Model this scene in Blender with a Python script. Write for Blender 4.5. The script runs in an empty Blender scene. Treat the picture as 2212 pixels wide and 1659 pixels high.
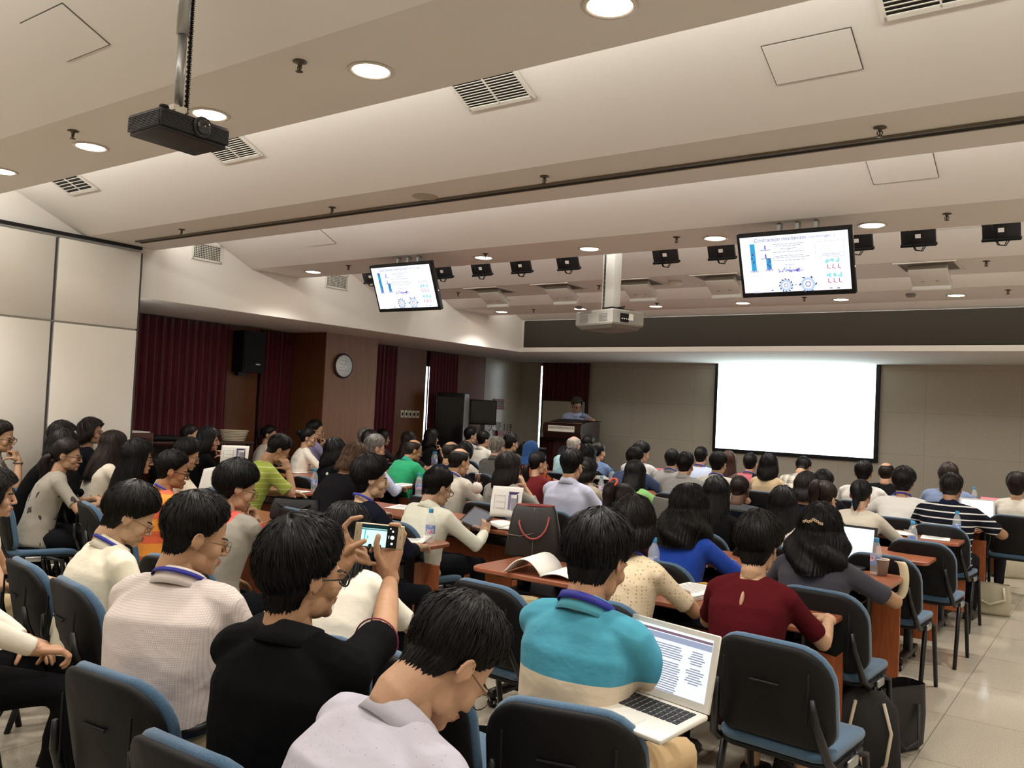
import bpy, bmesh, math, random
import numpy as np
from mathutils import Vector, Matrix, noise
from math import sin, cos, pi, radians as RAD
SC = bpy.context.scene
COL = SC.collection
rng = random.Random(11)
nrng = np.random.default_rng(5)
# ------------------------------------------------------------------ camera geometry (metres, eye at x=0,y=0)
EYE = 1.62
FPX = 1846.15
_ya, _pi, _ro = RAD(35.8726), RAD(1.75096), RAD(-2.72182)
_f = np.array([-sin(_ya)*cos(_pi), cos(_ya)*cos(_pi), sin(_pi)])
_r = np.array([cos(_ya), sin(_ya), 0.0]); _d = np.cross(_f, _r)
CAMR = np.array([cos(_ro)*_r+sin(_ro)*_d, -sin(_ro)*_r+cos(_ro)*_d, _f])
def ray(px, py): return CAMR.T @ np.array([(px-1106)/FPX, (py-829.5)/FPX, 1.0])
def at_y(px, py, y):
    d = ray(px, py); p = d*(y/d[1]); p[2] += EYE; return p
def at_z(px, py, z):
    d = ray(px, py); p = d*((z-EYE)/d[2]); p[2] += EYE; return p
def at_d(px, py, dep):
    p = ray(px, py)*dep; p[2] += EYE; return p
# ------------------------------------------------------------------ mesh helpers
def rx(a): return np.array([[1,0,0],[0,cos(a),-sin(a)],[0,sin(a),cos(a)]])
def ry(a): return np.array([[cos(a),0,sin(a)],[0,1,0],[-sin(a),0,cos(a)]])
def rz(a): return np.array([[cos(a),-sin(a),0],[sin(a),cos(a),0],[0,0,1]])
def nz(v):
    v = np.asarray(v, float); return v/max(np.linalg.norm(v), 1e-9)
class MB:
    def __init__(s): s.V=[]; s.F=[]; s.M=[]; s.S=[]; s.n=0
    def add(s, VF, mat=0, rot=None, loc=None, smooth=False, scale=None):
        V, F = VF; V = np.array(V, float)
        if scale is not None: V = V*np.array(scale)
        if rot is not None: V = V @ np.asarray(rot).T
        if loc is not None: V = V + np.array(loc)
        s.V.append(V); n = s.n
        s.F.extend([tuple(i+n for i in f) for f in F])
        s.M.extend([mat]*len(F)); s.S.extend([smooth]*len(F)); s.n += len(V); return s
    def box(s, c, size, mat=0, rot=None): return s.add(P_box(*size), mat, rot, c)
    def rbox(s, c, size, r=.01, seg=2, mat=0, rot=None, smooth=True): return s.add(P_rbox(tuple(size), r, seg), mat, rot, c, smooth)
    def cyl(s, c, r, h, n=16, mat=0, rot=None, r2=None, smooth=True): return s.add(P_cyl(r, h, n, r2), mat, rot, c, smooth)
    def tube(s, pts, r, n=8, mat=0, closed=False): return s.add(P_tube(pts, r, n, closed), mat, smooth=True)
    def ell(s, c, r, n=14, m=10, mat=0, rot=None): return s.add(P_ell(n, m), mat, rot, c, True, r)
    def build(s, name, mats, parent=None, loc=None, rot=None):
        me = bpy.data.meshes.new(name)
        V = np.concatenate(s.V) if s.V else np.zeros((0,3))
        me.from_pydata(V.tolist(), [], s.F)
        if not isinstance(mats, (list, tuple)): mats = [mats]
        for m in mats: me.materials.append(m)
        me.polygons.foreach_set('material_index', s.M)
        me.polygons.foreach_set('use_smooth', s.S)
        me.update()
        return link(name, me, parent, loc, rot)
def link(name, me, parent=None, loc=None, rot=None):
    o = bpy.data.objects.new(name, me); COL.objects.link(o)
    if loc is not None: o.location = loc
    if rot is not None: o.rotation_euler = rot
    if parent is not None: o.parent = parent
    return o
def P_box(x, y, z):
    x, y, z = x/2, y/2, z/2
    return ([(-x,-y,-z),(x,-y,-z),(x,y,-z),(-x,y,-z),(-x,-y,z),(x,-y,z),(x,y,z),(-x,y,z)],
            [(0,3,2,1),(4,5,6,7),(0,1,5,4),(1,2,6,5),(2,3,7,6),(3,0,4,7)])
_rb = {}
def P_rbox(size, r, seg=2):
    k = (tuple(round(a,4) for a in size), round(r,4), seg)
    if k not in _rb:
        bm = bmesh.new(); bmesh.ops.create_cube(bm, size=1.0)
        for v in bm.verts: v.co = Vector((v.co.x*size[0], v.co.y*size[1], v.co.z*size[2]))
        bmesh.ops.bevel(bm, geom=bm.edges[:], offset=min(r, min(size)*.49), segments=seg, affect='EDGES', profile=.5)
        bm.verts.index_update()
        _rb[k] = (np.array([v.co[:] for v in bm.verts]), [tuple(v.index for v in f.verts) for f in bm.faces]); bm.free()
    return _rb[k]
def P_cyl(r, h, n=16, r2=None):
    r2 = r if r2 is None else r2
    V = [(r*cos(2*pi*i/n), r*sin(2*pi*i/n), -h/2) for i in range(n)] + [(r2*cos(2*pi*i/n), r2*sin(2*pi*i/n), h/2) for i in range(n)]
    return V, [(i,(i+1)%n,n+(i+1)%n,n+i) for i in range(n)] + [tuple(range(n-1,-1,-1)), tuple(range(n,2*n))]
def P_lathe(prof, n=20):
    V=[]; F=[]; m=len(prof)
    for r, z in prof: V += [(r*cos(2*pi*i/n), r*sin(2*pi*i/n), z) for i in range(n)]
    for j in range(m-1): F += [(j*n+i, j*n+(i+1)%n, (j+1)*n+(i+1)%n, (j+1)*n+i) for i in range(n)]
    F += [tuple(range(n-1,-1,-1)), tuple(range((m-1)*n, m*n))]
    return V, F
def P_loft(rings, cap=True, closed=False):
    m=len(rings); n=len(rings[0]); V=np.concatenate([np.asarray(r,float) for r in rings]); F=[]
    for j in range(m if closed else m-1):
        a, b = j*n, ((j+1)%m)*n
        F += [(a+i, a+(i+1)%n, b+(i+1)%n, b+i) for i in range(n)]
    if cap and not closed: F += [tuple(range(n-1,-1,-1)), tuple(range((m-1)*n, m*n))]
    return V, F
def P_sheet(G, thick=0.0, nrm=None):
    """G: (m,n,3) grid of points -> open sheet or a thin closed slab."""
    G = np.asarray(G, float); m, n = G.shape[:2]
    V = G.reshape(-1,3); F = [(j*n+i, j*n+i+1, (j+1)*n+i+1, (j+1)*n+i) for j in range(m-1) for i in range(n-1)]
    if thick:
        if nrm is None:
            du = np.gradient(G, axis=1); dv = np.gradient(G, axis=0); N = np.cross(du, dv); N /= np.maximum(np.linalg.norm(N,axis=2,keepdims=True),1e-9)
        else: N = np.broadcast_to(np.asarray(nrm,float), G.shape)
        W = (G - N*thick).reshape(-1,3); k = m*n
        F += [tuple(k+i for i in reversed(f)) for f in F]
        b = [j for j in range(n)] + [j*n+n-1 for j in range(1,m)] + [(m-1)*n+j for j in range(n-2,-1,-1)] + [j*n for j in range(m-2,0,-1)]
        F += [(b[(i+1)%len(b)], b[i], b[i]+k, b[(i+1)%len(b)]+k) for i in range(len(b))]
        V = np.concatenate([V, W])
    return V, F
def P_tube(pts, r, n=8, closed=False):
    P = [np.array(p,float) for p in pts]; m=len(P)
    rr = r if hasattr(r,'__len__') else [r]*m
    rings=[]; up=None
    for i in range(m):
        a = P[(i-1)%m] if (closed or i>0) else P[i]; b = P[(i+1)%m] if (closed or i<m-1) else P[i]
        t = nz(b-a)
        if up is None:
            up = np.array([0,0,1.0]) if abs(t[2])<.9 else np.array([0,1.0,0])
        u = nz(np.cross(up, t)); w = np.cross(t, u); up = w
        rings.append([P[i]+rr[i]*(u*cos(2*pi*k/n)+w*sin(2*pi*k/n)) for k in range(n)])
    return P_loft(rings, closed=closed)
_el = {}
def P_ell(n=14, m=10):
    if (n,m) not in _el:
        V=[(0,0,-1)]; F=[]
        for j in range(1,m):
            t=-pi/2+pi*j/m; V += [(cos(t)*cos(2*pi*i/n), cos(t)*sin(2*pi*i/n), sin(t)) for i in range(n)]
        V.append((0,0,1)); e=len(V)-1
        F += [(0,1+(i+1)%n,1+i) for i in range(n)]
        for j in range(m-2): F += [(1+j*n+i,1+j*n+(i+1)%n,1+(j+1)*n+(i+1)%n,1+(j+1)*n+i) for i in range(n)]
        F += [(1+(m-2)*n+i,1+(m-2)*n+(i+1)%n,e) for i in range(n)]
        _el[(n,m)] = (np.array(V,float), F)
    return _el[(n,m)]
def arc(c, r, a0, a1, n, plane='xz'):
    out=[]
    for i in range(n):
        a=a0+(a1-a0)*i/(n-1); p=[c[0],c[1],c[2]]
        ax={'x':0,'y':1,'z':2}; p[ax[plane[0]]]+=r*cos(a); p[ax[plane[1]]]+=r*sin(a); out.append(tuple(p))
    return out
def tag(o, label=None, cat=None, group=None, kind=None):
    if label: o['label']=label
    if cat: o['category']=cat
    if group: o['group']=group
    if kind: o['kind']=kind
    return o
def thing(name, label, cat, loc=(0,0,0), rotz=0, group=None, rot=None):
    o = bpy.data.objects.new(name, None); COL.objects.link(o); o.empty_display_size=.1
    o.location=loc; o.rotation_euler = rot if rot is not None else (0,0,rotz)
    return tag(o, label, cat, group)
def struct(o): o['kind']='structure'; return o
def copy_tree(o, parent=None):
    c=o.copy(); COL.objects.link(c); c.parent=parent
    for ch in list(o.children): copy_tree(ch, c)
    return c
# ------------------------------------------------------------------ materials
def lin(h):
    if isinstance(h, str):
        h=h.lstrip('#'); h=[int(h[i:i+2],16)/255 for i in (0,2,4)]
    return tuple(c/12.92 if c<=.04045 else ((c+.055)/1.055)**2.4 for c in h)+(1,)
_mats={}
def mat(name, col='#808080', rough=.6, metal=0, spec=.5, bump=None, var=None, emit=None, trans=0, ior=1.45, sheen=0, coat=0):
    if name in _mats: return _mats[name]
    m=bpy.data.materials.new(name); m.use_nodes=True; nt=m.node_tree; b=nt.nodes['Principled BSDF']
    c=lin(col); b.inputs['Base Color'].default_value=c; b.inputs['Roughness'].default_value=rough
    b.inputs['Metallic'].default_value=metal; b.inputs['Specular IOR Level'].default_value=spec
    b.inputs['Transmission Weight'].default_value=trans; b.inputs['IOR'].default_value=ior
    b.inputs['Sheen Weight'].default_value=sheen; b.inputs['Coat Weight'].default_value=coat
    if emit: b.inputs['Emission Color'].default_value=lin(emit[0]); b.inputs['Emission Strength'].default_value=emit[1]
    m.diffuse_color=c
    if bump or var:
        tc=nt.nodes.new('ShaderNodeTexCoord')
    if var:
        n=nt.nodes.new('ShaderNodeTexNoise'); n.inputs['Scale'].default_value=var[0]; n.inputs['Detail'].default_value=4
        mp=nt.nodes.new('ShaderNodeMapping'); mp.inputs['Scale'].default_value=var[2] if len(var)>2 else (1,1,1)
        nt.links.new(tc.outputs['Object'], mp.inputs[0]); nt.links.new(mp.outputs[0], n.inputs[0])
        r=nt.nodes.new('ShaderNodeMapRange'); r.inputs[1].default_value=.3; r.inputs[2].default_value=.7; r.inputs[3].default_value=1-var[1]; r.inputs[4].default_value=1+var[1]
        mx=nt.nodes.new('ShaderNodeVectorMath'); mx.operation='SCALE'; mx.inputs[0].default_value=c[:3]
        nt.links.new(n.outputs[0], r.inputs[0]); nt.links.new(r.outputs[0], mx.inputs['Scale']); nt.links.new(mx.outputs[0], b.inputs['Base Color'])
    if bump:
        n2=nt.nodes.new('ShaderNodeTexNoise'); n2.inputs['Scale'].default_value=bump[0]; n2.inputs['Detail'].default_value=3
        mp2=nt.nodes.new('ShaderNodeMapping'); mp2.inputs['Scale'].default_value=bump[2] if len(bump)>2 else (1,1,1)
        nt.links.new(tc.outputs['Object'], mp2.inputs[0]); nt.links.new(mp2.outputs[0], n2.inputs[0])
        bp=nt.nodes.new('ShaderNodeBump'); bp.inputs['Strength'].default_value=bump[1]; bp.inputs['Distance'].default_value=.02
        nt.links.new(n2.outputs[0], bp.inputs['Height']); nt.links.new(bp.outputs[0], b.inputs['Normal'])
    _mats[name]=m; return m
def nodes_of(m): return m.node_tree.nodes, m.node_tree.links, m.node_tree.nodes['Principled BSDF']
M_white=mat('ceiling_paint','#e3dfd8',.85,spec=.2)
M_wallw=mat('wall_paint','#eae6de',.8,spec=.2)
M_panel=mat('partition_laminate','#f2ede2',.45,spec=.4)
M_alu=mat('aluminium','#a8a8a6',.35,.9)
M_dark=mat('black_plastic','#0f0f10',.6,spec=.3)
M_darkm=mat('black_metal','#0c0c0e',.38,.0)
M_chrome=mat('chrome','#d0d0d0',.15,1)
M_wplast=mat('white_plastic','#e6e3dc',.45)
M_grey=mat('grey_plastic','#8d8c88',.5)
M_paper=mat('paper','#f3f1ea',.8,spec=.2)
M_ink=mat('ink_black','#1c1c22',.7)
M_seat=mat('blue_chair_fabric','#3f5d76',.85,var=(260,.22),bump=(320,.25),sheen=.3)
M_tabletop=mat('table_laminate','#94593f',.3,spec=.5,var=(9,.16,(1,9,1)))
M_panelwood=mat('table_panel_wood','#a25a34',.4,var=(7,.18,(9,1,1)))
M_wood=mat('wall_wood_veneer','#6a4026',.45,var=(5,.14,(6,6,.6)))
M_woodl=mat('pillar_wood_veneer','#876148',.5,var=(5,.1,(6,6,.6)))
M_woodd=mat('dark_lectern_wood','#2c1712',.3)
M_glass=mat('clear_glass','#ffffff',.02,trans=1,ior=1.45)
def emis(name, col, s):
    if name in _mats: return _mats[name]
    m=bpy.data.materials.new(name); m.use_nodes=True; nt=m.node_tree; nt.nodes.clear()
    e=nt.nodes.new('ShaderNodeEmission'); e.inputs[0].default_value=lin(col); e.inputs[1].default_value=s
    o=nt.nodes.new('ShaderNodeOutputMaterial'); nt.links.new(e.outputs[0],o.inputs[0]); _mats[name]=m; return m
COVE=[8,8,12,20,20,18,16,12]; EXPO=1.05
# ================================================================== ROOM
XL, XR, YB, YF, XREC = -7.95, 2.0, -3.6, 13.6, -9.7
ZB, ZS = 3.05, 2.56
BEAMS=[(-3.40,-2.72),(-1.53,-.87),(.34,1.0),(2.21,2.86),(4.07,4.78),(5.95,6.62),(7.85,8.65),(9.45,10.33)]
def box_obj(name, lo, hi, m):
    lo, hi = np.array(lo,float), np.array(hi,float)
    return struct(MB().box((lo+hi)/2, hi-lo).build(name, m))
# floor: polished beige tiles
mf=mat('floor_tile','#b4aa98',.10,spec=.5); N,L,B=nodes_of(mf)
tc=N.new('ShaderNodeTexCoord')
ns=N.new('ShaderNodeTexNoise'); ns.inputs['Scale'].default_value=210; ns.inputs['Detail'].default_value=6; L.new(tc.outputs['Object'],ns.inputs[0])
cr=N.new('ShaderNodeValToRGB'); cr.color_ramp.elements[0].position=.35; cr.color_ramp.elements[0].color=lin('#9a9180'); cr.color_ramp.elements[1].position=.62; cr.color_ramp.elements[1].color=lin('#c8bfad'); L.new(ns.outputs[0],cr.inputs[0])
mp=N.new('ShaderNodeMapping'); mp.inputs['Location'].default_value=(.82,.1,0); L.new(tc.outputs['Object'],mp.inputs[0])
br=N.new('ShaderNodeTexBrick'); br.offset=0; br.inputs['Scale'].default_value=1; br.inputs['Brick Width'].default_value=.8; br.inputs['Row Height'].default_value=.8; br.inputs['Mortar Size'].default_value=.0028; br.inputs['Color1'].default_value=(1,1,1,1); br.inputs['Color2'].default_value=(.97,.97,.97,1); br.inputs['Mortar'].default_value=(.5,.48,.44,1); L.new(mp.outputs[0],br.inputs[0])
mx=N.new('ShaderNodeMix'); mx.data_type='RGBA'; mx.blend_type='MULTIPLY'; mx.inputs[0].default_value=1; L.new(cr.outputs[0],mx.inputs[6]); L.new(br.outputs[0],mx.inputs[7]); L.new(mx.outputs[2],B.inputs['Base Color'])
box_obj('floor',(-10.6,YB-.1,-.1),(XR+.1,YF+.1,0),mf)
# stepped ceiling: flat beams with a recessed slope running down to the next beam
prof=[(YB-.1,ZB)]
for i,(a,b) in enumerate(BEAMS):
    prof+= [(a,ZB),(b,ZB)]
    if i<len(BEAMS)-1: prof.append((b+.001,ZB+.447*(BEAMS[i+1][0]-b)))
prof+=[(10.331,3.42),(11.2,3.07)]
cm=MB(); n=len(prof)
cm.add(([(x,y,z) for x in (XL,XR) for y,z in prof],[(i,i+1,n+i+1,n+i) for i in range(n-1)]))
cm.box(((XL+XR)/2,(YB+11.2)/2,3.9),(XR-XL,11.2-YB,.1))  # unseen cap above the slopes, added to keep sky light from leaking in
struct(cm.build('ceiling',M_white))
box_obj('wall_left_upper',(XL-.12,4.62,ZS),(XL,11.32,3.95),M_wallw)
box_obj('wall_left_rear_upper',(XL-.12,YB,3.05),(XL,4.62,3.95),M_wallw)
box_obj('wall_back',(-8.1,YB-.1,0),(XR,YB,3.95),M_wallw)
box_obj('wall_right',(XR,YB,0),(XR+.1,YF,3.95),M_wallw)
box_obj('ceiling_recess_left',(XREC-.6,4.62,ZS),(XL-.12,YF,ZS+.08),M_white)
box_obj('ceiling_recess_front',(XL-.12,11.32,ZS),(XR,YF,ZS+.08),M_white)
box_obj('wall_recess_end',(-10.3,4.55,0),(XL-.2,4.62,ZS+.08),mat('recess_end_wood','#3a2417',.6))
# bulkhead above the stage with a dark acoustic panel
box_obj('wall_front_upper',(XL,11.2,ZS),(XR,11.32,3.95),M_wallw)
M_gran=mat('granite_cladding','#908874',.32,spec=.45); N,L,B=nodes_of(M_gran)
tc=N.new('ShaderNodeTexCoord'); ns=N.new('ShaderNodeTexNoise'); ns.inputs['Scale'].default_value=130; ns.inputs['Detail'].default_value=6; L.new(tc.outputs['Object'],ns.inputs[0])
cr=N.new('ShaderNodeValToRGB'); cr.color_ramp.elements[0].position=.38; cr.color_ramp.elements[0].color=lin('#aaa292'); cr.color_ramp.elements[1].position=.6; cr.color_ramp.elements[1].color=lin('#cdc5b4'); L.new(ns.outputs[0],cr.inputs[0])
mp=N.new('ShaderNodeMapping'); mp.inputs['Rotation'].default_value=(pi/2,0,0); L.new(tc.outputs['Object'],mp.inputs[0])
br=N.new('ShaderNodeTexBrick'); br.offset=0; br.inputs['Scale'].default_value=1; br.inputs['Brick Width'].default_value=1.2; br.inputs['Row Height'].default_value=.62; br.inputs['Mortar Size'].default_value=.002; br.inputs['Color1'].default_value=(1,1,1,1); br.inputs['Color2'].default_value=(.96,.96,.96,1); br.inputs['Mortar'].default_value=(.6,.6,.6,1); L.new(mp.outputs[0],br.inputs[0])
mx=N.new('ShaderNodeMix'); mx.data_type='RGBA'; mx.blend_type='MULTIPLY'; mx.inputs[0].default_value=1; L.new(cr.outputs[0],mx.inputs[6]); L.new(br.outputs[0],mx.inputs[7]); L.new(mx.outputs[2],B.inputs['Base Color'])
M_acou=mat('grey_acoustic_fabric','#48443d',.95,spec=.1,bump=(500,.2))
struct(MB().rbox(((XL+.06+XR)/2,11.185,2.845),(XR-XL-.06,.05,.43),.02).build('trim_1',M_acou))
struct(MB().box(((XL+XR)/2,11.19,2.595),(XR-XL,.06,.07)).build('trim_2',M_wallw))
# front wall with a window behind the curtain
fw=MB()
for x0,x1,z0,z1 in ((-8.1,XR,0,2.64),(-9.6,-8.1,0,.35),(-9.6,-8.1,2.55,2.64)):
    fw.box(((x0+x1)/2,YF+.08,(z0+z1)/2),(x1-x0,.16,z1-z0))
fw.box(((-9.7-9.17)/2,YF+.012,1.32),(.53,.024,2.64)); struct(fw.build('wall_front',M_gran))
struct(MB().cyl((-8.1,YF-.02,1.35),.035,2.4,12).build('trim_3',mat('granite_edge','#a59c86',.3)))
def window(name,c,size,axis):
    w,h=size; p=MB(); t=.05
    for s in (-1,1):
        p.box((s*(w/2-t/2),0,0),(t,.06,h)); p.box((0,0,s*(h/2-t/2)),(w,.06,t))
    p.box((0,0,0),(t*.7,.05,h))
    f=struct(p.build(name,M_alu,loc=c,rot=(0,0,axis)))
    MB().box((0,0,0),(w-.05,.012,h-.05)).build('pane',M_glass,parent=f)
    return f
window('window_1',(-8.85,YF+.11,1.45),(1.5,2.2),0)
# left recess wall (dark wood, curtains, window slit, granite near the front)
lw=MB()
for y0,y1,z0,z1 in ((4.62,10.6,0,2.64),(10.6,11.5,0,.85),(10.6,11.5,2.35,2.64),(11.5,12.4,0,2.64)):
    lw.box((XREC-.08,(y0+y1)/2,(z0+z1)/2),(.16,y1-y0,z1-z0))
struct(lw.build('wall_left',M_wood))
box_obj('wall_left_granite',(XREC-.16,12.4,0),(XREC+.06,YF+.16,2.64),M_gran)
window('window_2',(XREC-.1,11.05,1.6),(.9,1.5),pi/2)
for i,(y0,y1) in enumerate(((6.83,7.36),(10.07,10.77),(11.62,12.4))):
    box_obj('trim_%d'%(4+i),(XREC,y0,0),(XREC+.12,y1,ZS),M_wood)
box_obj('wall_left_pillar',(XREC,7.93,0),(-8.87,8.62+.25,ZS),M_wood)
struct(MB().box((-8.862,8.39,ZS/2),(.02,.98,ZS)).build('trim_7',M_woodl))
box_obj('trim_8',(-9.7,11.75,.0),(XR,YF,.16),mat('stage_carpet','#55483c',.9))
# folding partition on the left with two panels per leaf
pt=struct(MB().box((XL+.0,.5,3.035),(.10,8.24,.03)).build('wall_left_partition',mat('track_black','#0d0c0b',.6)))
for k,(y0,y1) in enumerate(((-3.55,-2.3),(-2.29,-1.08),(-1.07,.15),(.16,1.37),(1.38,2.59),(2.6,3.795),(3.815,4.62))):
    for z0,z1 in ((.02,2.222),(2.238,2.995)):
        MB().rbox((XL+.0,(y0+y1)/2,(z0+z1)/2),(.09,y1-y0-.012,z1-z0),.004,1).build('panel',M_panel,parent=pt)
    MB().box((XL,y1+.004,1.5),(.084,.016,2.98)).build('edge_strip',mat('edge_grey','#4a4844',.4),parent=pt)
MB().box((XL,.5,2.23),(.085,8.2,.016)).build('edge_strip',mat('seam_grey','#8e8a80',.4),parent=pt)
MB().box((XL,.5,3.006),(.092,8.2,.018)).build('edge_strip',M_alu,parent=pt)
# partition track along the second beam
tr=MB(); 
for dy,w,z,mm in ((0,.05,ZB-.004,0),(-.03,.012,ZB-.008,1),(.03,.012,ZB-.008,1)): tr.box(((XL+.3+XR)/2,4.43+dy,z),(XR-XL-.3,w,.014),mm)
struct(tr.build('trim_9',[mat('track_dark','#17140f',.7),mat('track_edge','#6f6556',.5)]))
# ---------------------------------------------------------------- curtains
M_cur=mat('red_velvet','#520a18',.9,sheen=.3,var=(30,.3,(4,4,.4)))
def curtain(p0,p1,z0,z1,label,amp=.02,waves=9,seed=0):
    waves=int(waves*1.5)
    r=random.Random(seed); p0=np.array(p0); p1=np.array(p1); d=p1-p0; Lh=np.linalg.norm(d); t=d/Lh; nrm=np.array([t[1],-t[0]])
    n=waves*10; m=14; ph=[r.uniform(0,6) for _ in range(4)]; G=np.zeros((m,n+1,3))
    for j in range(m):
        v=j/(m-1)
        for i in range(n+1):
            u=i/n; a=amp*(.6+.4*v)*(sin(2*pi*waves*u+ph[0]+.5*sin(3*v+ph[1]))+.35*sin(2*pi*waves*2.3*u+ph[2]))
            q=p0+d*u+nrm*a; G[j,i]=(q[0],q[1],z1+(z0-z1)*v)
    o=MB().add(P_sheet(G,.004),smooth=True).build('curtain',M_cur)
    return tag(o,label,'curtain',)
curtain((XREC+.2,6.82),(XREC+.2,4.75),.05,ZS-.01,'widest dark red velvet curtain, between the white partition and the loudspeaker',waves=13,seed=1)
curtain((XREC+.15,7.92),(XREC+.15,7.38),.05,ZS-.01,'dark red velvet curtain between the loudspeaker and the pillar with the clock',waves=5,seed=2)
curtain((XREC+.15,10.06),(XREC+.15,8.9),.05,ZS-.01,'dark red velvet curtain just past the clock pillar, left of the switch plates',waves=8,seed=3)
curtain((XREC+.15,11.6),(XREC+.15,10.84),.05,ZS-.01,'dark red velvet curtain beside the daylight slit and the black rack cabinet',waves=6,seed=4)
curtain((-9.06,YF-.1),(-8.02,YF-.1),.3,ZS-.01,'dark red velvet curtain hanging behind the whiteboard and speaker',waves=7,seed=5)
# ---------------------------------------------------------------- ceiling fittings
M_lamp=emis('downlight_glow','#ffe9cf',14)
M_ring=mat('downlight_ring','#d9d2c6',.4)
def downlight(x,y,label,power,z=ZB):
    t=thing('downlight',label,'ceiling light',(x,y,z),group='round recessed downlights')
    p=MB(); p.add(P_lathe([(.098,-.001),(.1,-.006),(.085,-.008),(.078,-.002)],24),smooth=True); p.build('trim_ring',M_ring,t)
    MB().cyl((0,0,-.003),.077,.004,24).build('lamp',M_lamp,t)
    l=bpy.data.lights.new('downlight_beam','SPOT'); l.energy=power; l.color=(1,.955,.91); l.spot_size=RAD(125); l.spot_blend=.75; l.shadow_soft_size=.07
    o=bpy.data.objects.new('downlight_beam',l); COL.objects.link(o); o.parent=t; o.location=(0,0,-.02)
XS=[-7.30,-6.12,-4.98,-3.82,-2.67,-1.5,-.35,.8]
def nth(i): return ('first','second','third','fourth','fifth','sixth','seventh','eighth')[i]
DLP=50
for i,x in enumerate(XS):
    downlight(x,2.55,'round downlight glowing in the nearest brown beam, %s from the partition'%nth(i),DLP)
    downlight(x+.0 if i else -7.37,6.33,'round downlight in the beam carrying the hanging televisions, %s from the left'%nth(i),DLP)
    downlight(x if i else -7.46,9.97,'round downlight in the far beam before the stage, %s from the left'%nth(i),DLP)
    if x>-8: downlight(x,.67,'unseen round downlight added as fill in the beam overhead behind the camera, %s along'%nth(i),DLP*.42)  # this row and the one behind are unseen, added as dim fill
    downlight(x,-1.2,'unseen round downlight added as fill in the rearmost beam behind the camera, %s along'%nth(i),DLP*.3)
M_spr=mat('sprinkler_bronze','#5c5246',.35,.8)
def sprinkler(x,y,label,z=ZB):
    p=MB(); p.add(P_lathe([(.03,0),(.034,-.006),(.012,-.012),(.009,-.03),(.006,-.034)],14),smooth=True)
    p.tube([(-.012,0,-.03),(-.014,0,-.045),(0,0,-.062)],.003,6); p.tube([(.012,0,-.03),(.014,0,-.045),(0,0,-.062)],.003,6)
    p.cyl((0,0,-.064),.018,.003,12); p.cyl((0,0,-.045),.004,.03,8)
    o=p.build('ceiling_sprinkler',M_spr,loc=(x,y,z)); o.scale=(.9,.9,.7); tag(o,label,'sprinkler',group='ceiling sprinklers')
for i,(x,y) in enumerate([(-4.77,2.34),(-2.87,2.33)]): sprinkler(x,y,('bronze sprinkler on the near beam beside the black projector','bronze sprinkler on the near beam left of the brightest downlight')[i])
for i,x in enumerate((-6.69,-4.79,-2.91,-.99)): sprinkler(x,4.26,'bronze sprinkler next to the partition track, %s from the left'%nth(i))
for i,x in enumerate((-6.65,-4.84,-2.93,-1.0)): sprinkler(x,6.18,'bronze sprinkler on the television beam, %s from the left'%nth(i))
for i,(x,y) in enumerate(((-6.8,8.17),(-4.8,8.2),(-.99,8.03))): sprinkler(x,y,'bronze sprinkler on the beam of white flip boxes, %s from the left'%nth(i))
for i,(x,y) in enumerate(((-6.81,9.85),(-4.84,9.72),(-3.0,9.7),(-1.0,9.72))): sprinkler(x,y,'bronze sprinkler on the far downlight beam, %s from the left'%nth(i))
def disc(x,y,r,label,name,m,z=ZB,h=.035):
    tag(MB().add(P_lathe([(r,0),(r,-h*.5),(r*.8,-h),(r*.3,-h*1.05)],22),smooth=True).build(name,m,loc=(x,y,z)),label,name.replace('_',' '))
disc(-3.93,4.32,.09,'flat round ceiling speaker flush in the beam by the partition track','ceiling_speaker',mat('grille_beige','#b3a796',.6),h=.008)
disc(-3.89,8.21,.075,'round white smoke detector between two white flip boxes','smoke_detector',M_wplast)
disc(-6.25,6.25,.05,'small round sensor on the beam beside the left television','ceiling_sensor',M_wplast)
disc(-1.9,9.75,.05,'small square-looking sensor beside the far right downlights','ceiling_sensor',M_grey)
disc(-6.0,9.75,.045,'small grey sensor between the far left downlights','ceiling_sensor',M_grey)
# vents and hatches lie on the slopes
def slope_frame(bay):
    a=BEAMS[bay][1]; b=BEAMS[bay+1][0]; zt=ZB+.447*(b-a); s=math.atan2(ZB-zt,b-a)
    return a,b,zt,s
def on_slope(x,y,bay):
    a,b,zt,s=slope_frame(bay); return (x,y,zt-.447*(y-a)), s
M_vent=mat('vent_white','#d8d4ca',.5); M_ventd=mat('vent_dark','#24221e',.9)
def vent(x,y,bay,label,w=.42,h=.17,n=9):
    p,s=on_slope(x,y,bay); t=thing('air_vent',label,'vent',p,rot=(s,0,0),group='ceiling air vents')
    MB().box((0,0,-.004),(w,h,.004)).build('backing',M_ventd,t)
    f=MB()
    for sg in (-1,1): f.box((sg*w/2,0,-.008),(.022,h+.022,.012)); f.box((0,sg*h/2,-.008),(w,.022,.012))
    f.box((0,0,-.009),(.008,h,.01)); f.build('frame',M_vent,t)
    g=MB()
    for i in range(n): g.box((0,-h/2+h*(i+.5)/n,-.01),(w,h/n*.42,.003),rot=rx(.5))
    g.build('slats',M_vent,t)
vent(-2.76,3.5,3,'slatted air vent on the near slope beside the brightest downlights',.42,.2,11)
vent(-4.98,3.5,3,'slatted air vent on the near slope just behind the black projector',.42,.2,11)
vent(-7.07,3.49,3,'slatted air vent on the near slope above the white partition',.42,.2,6)
vent(-.62,3.49,3,'slatted air vent on the near slope at the top edge, far from the partition',.42,.2)
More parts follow.
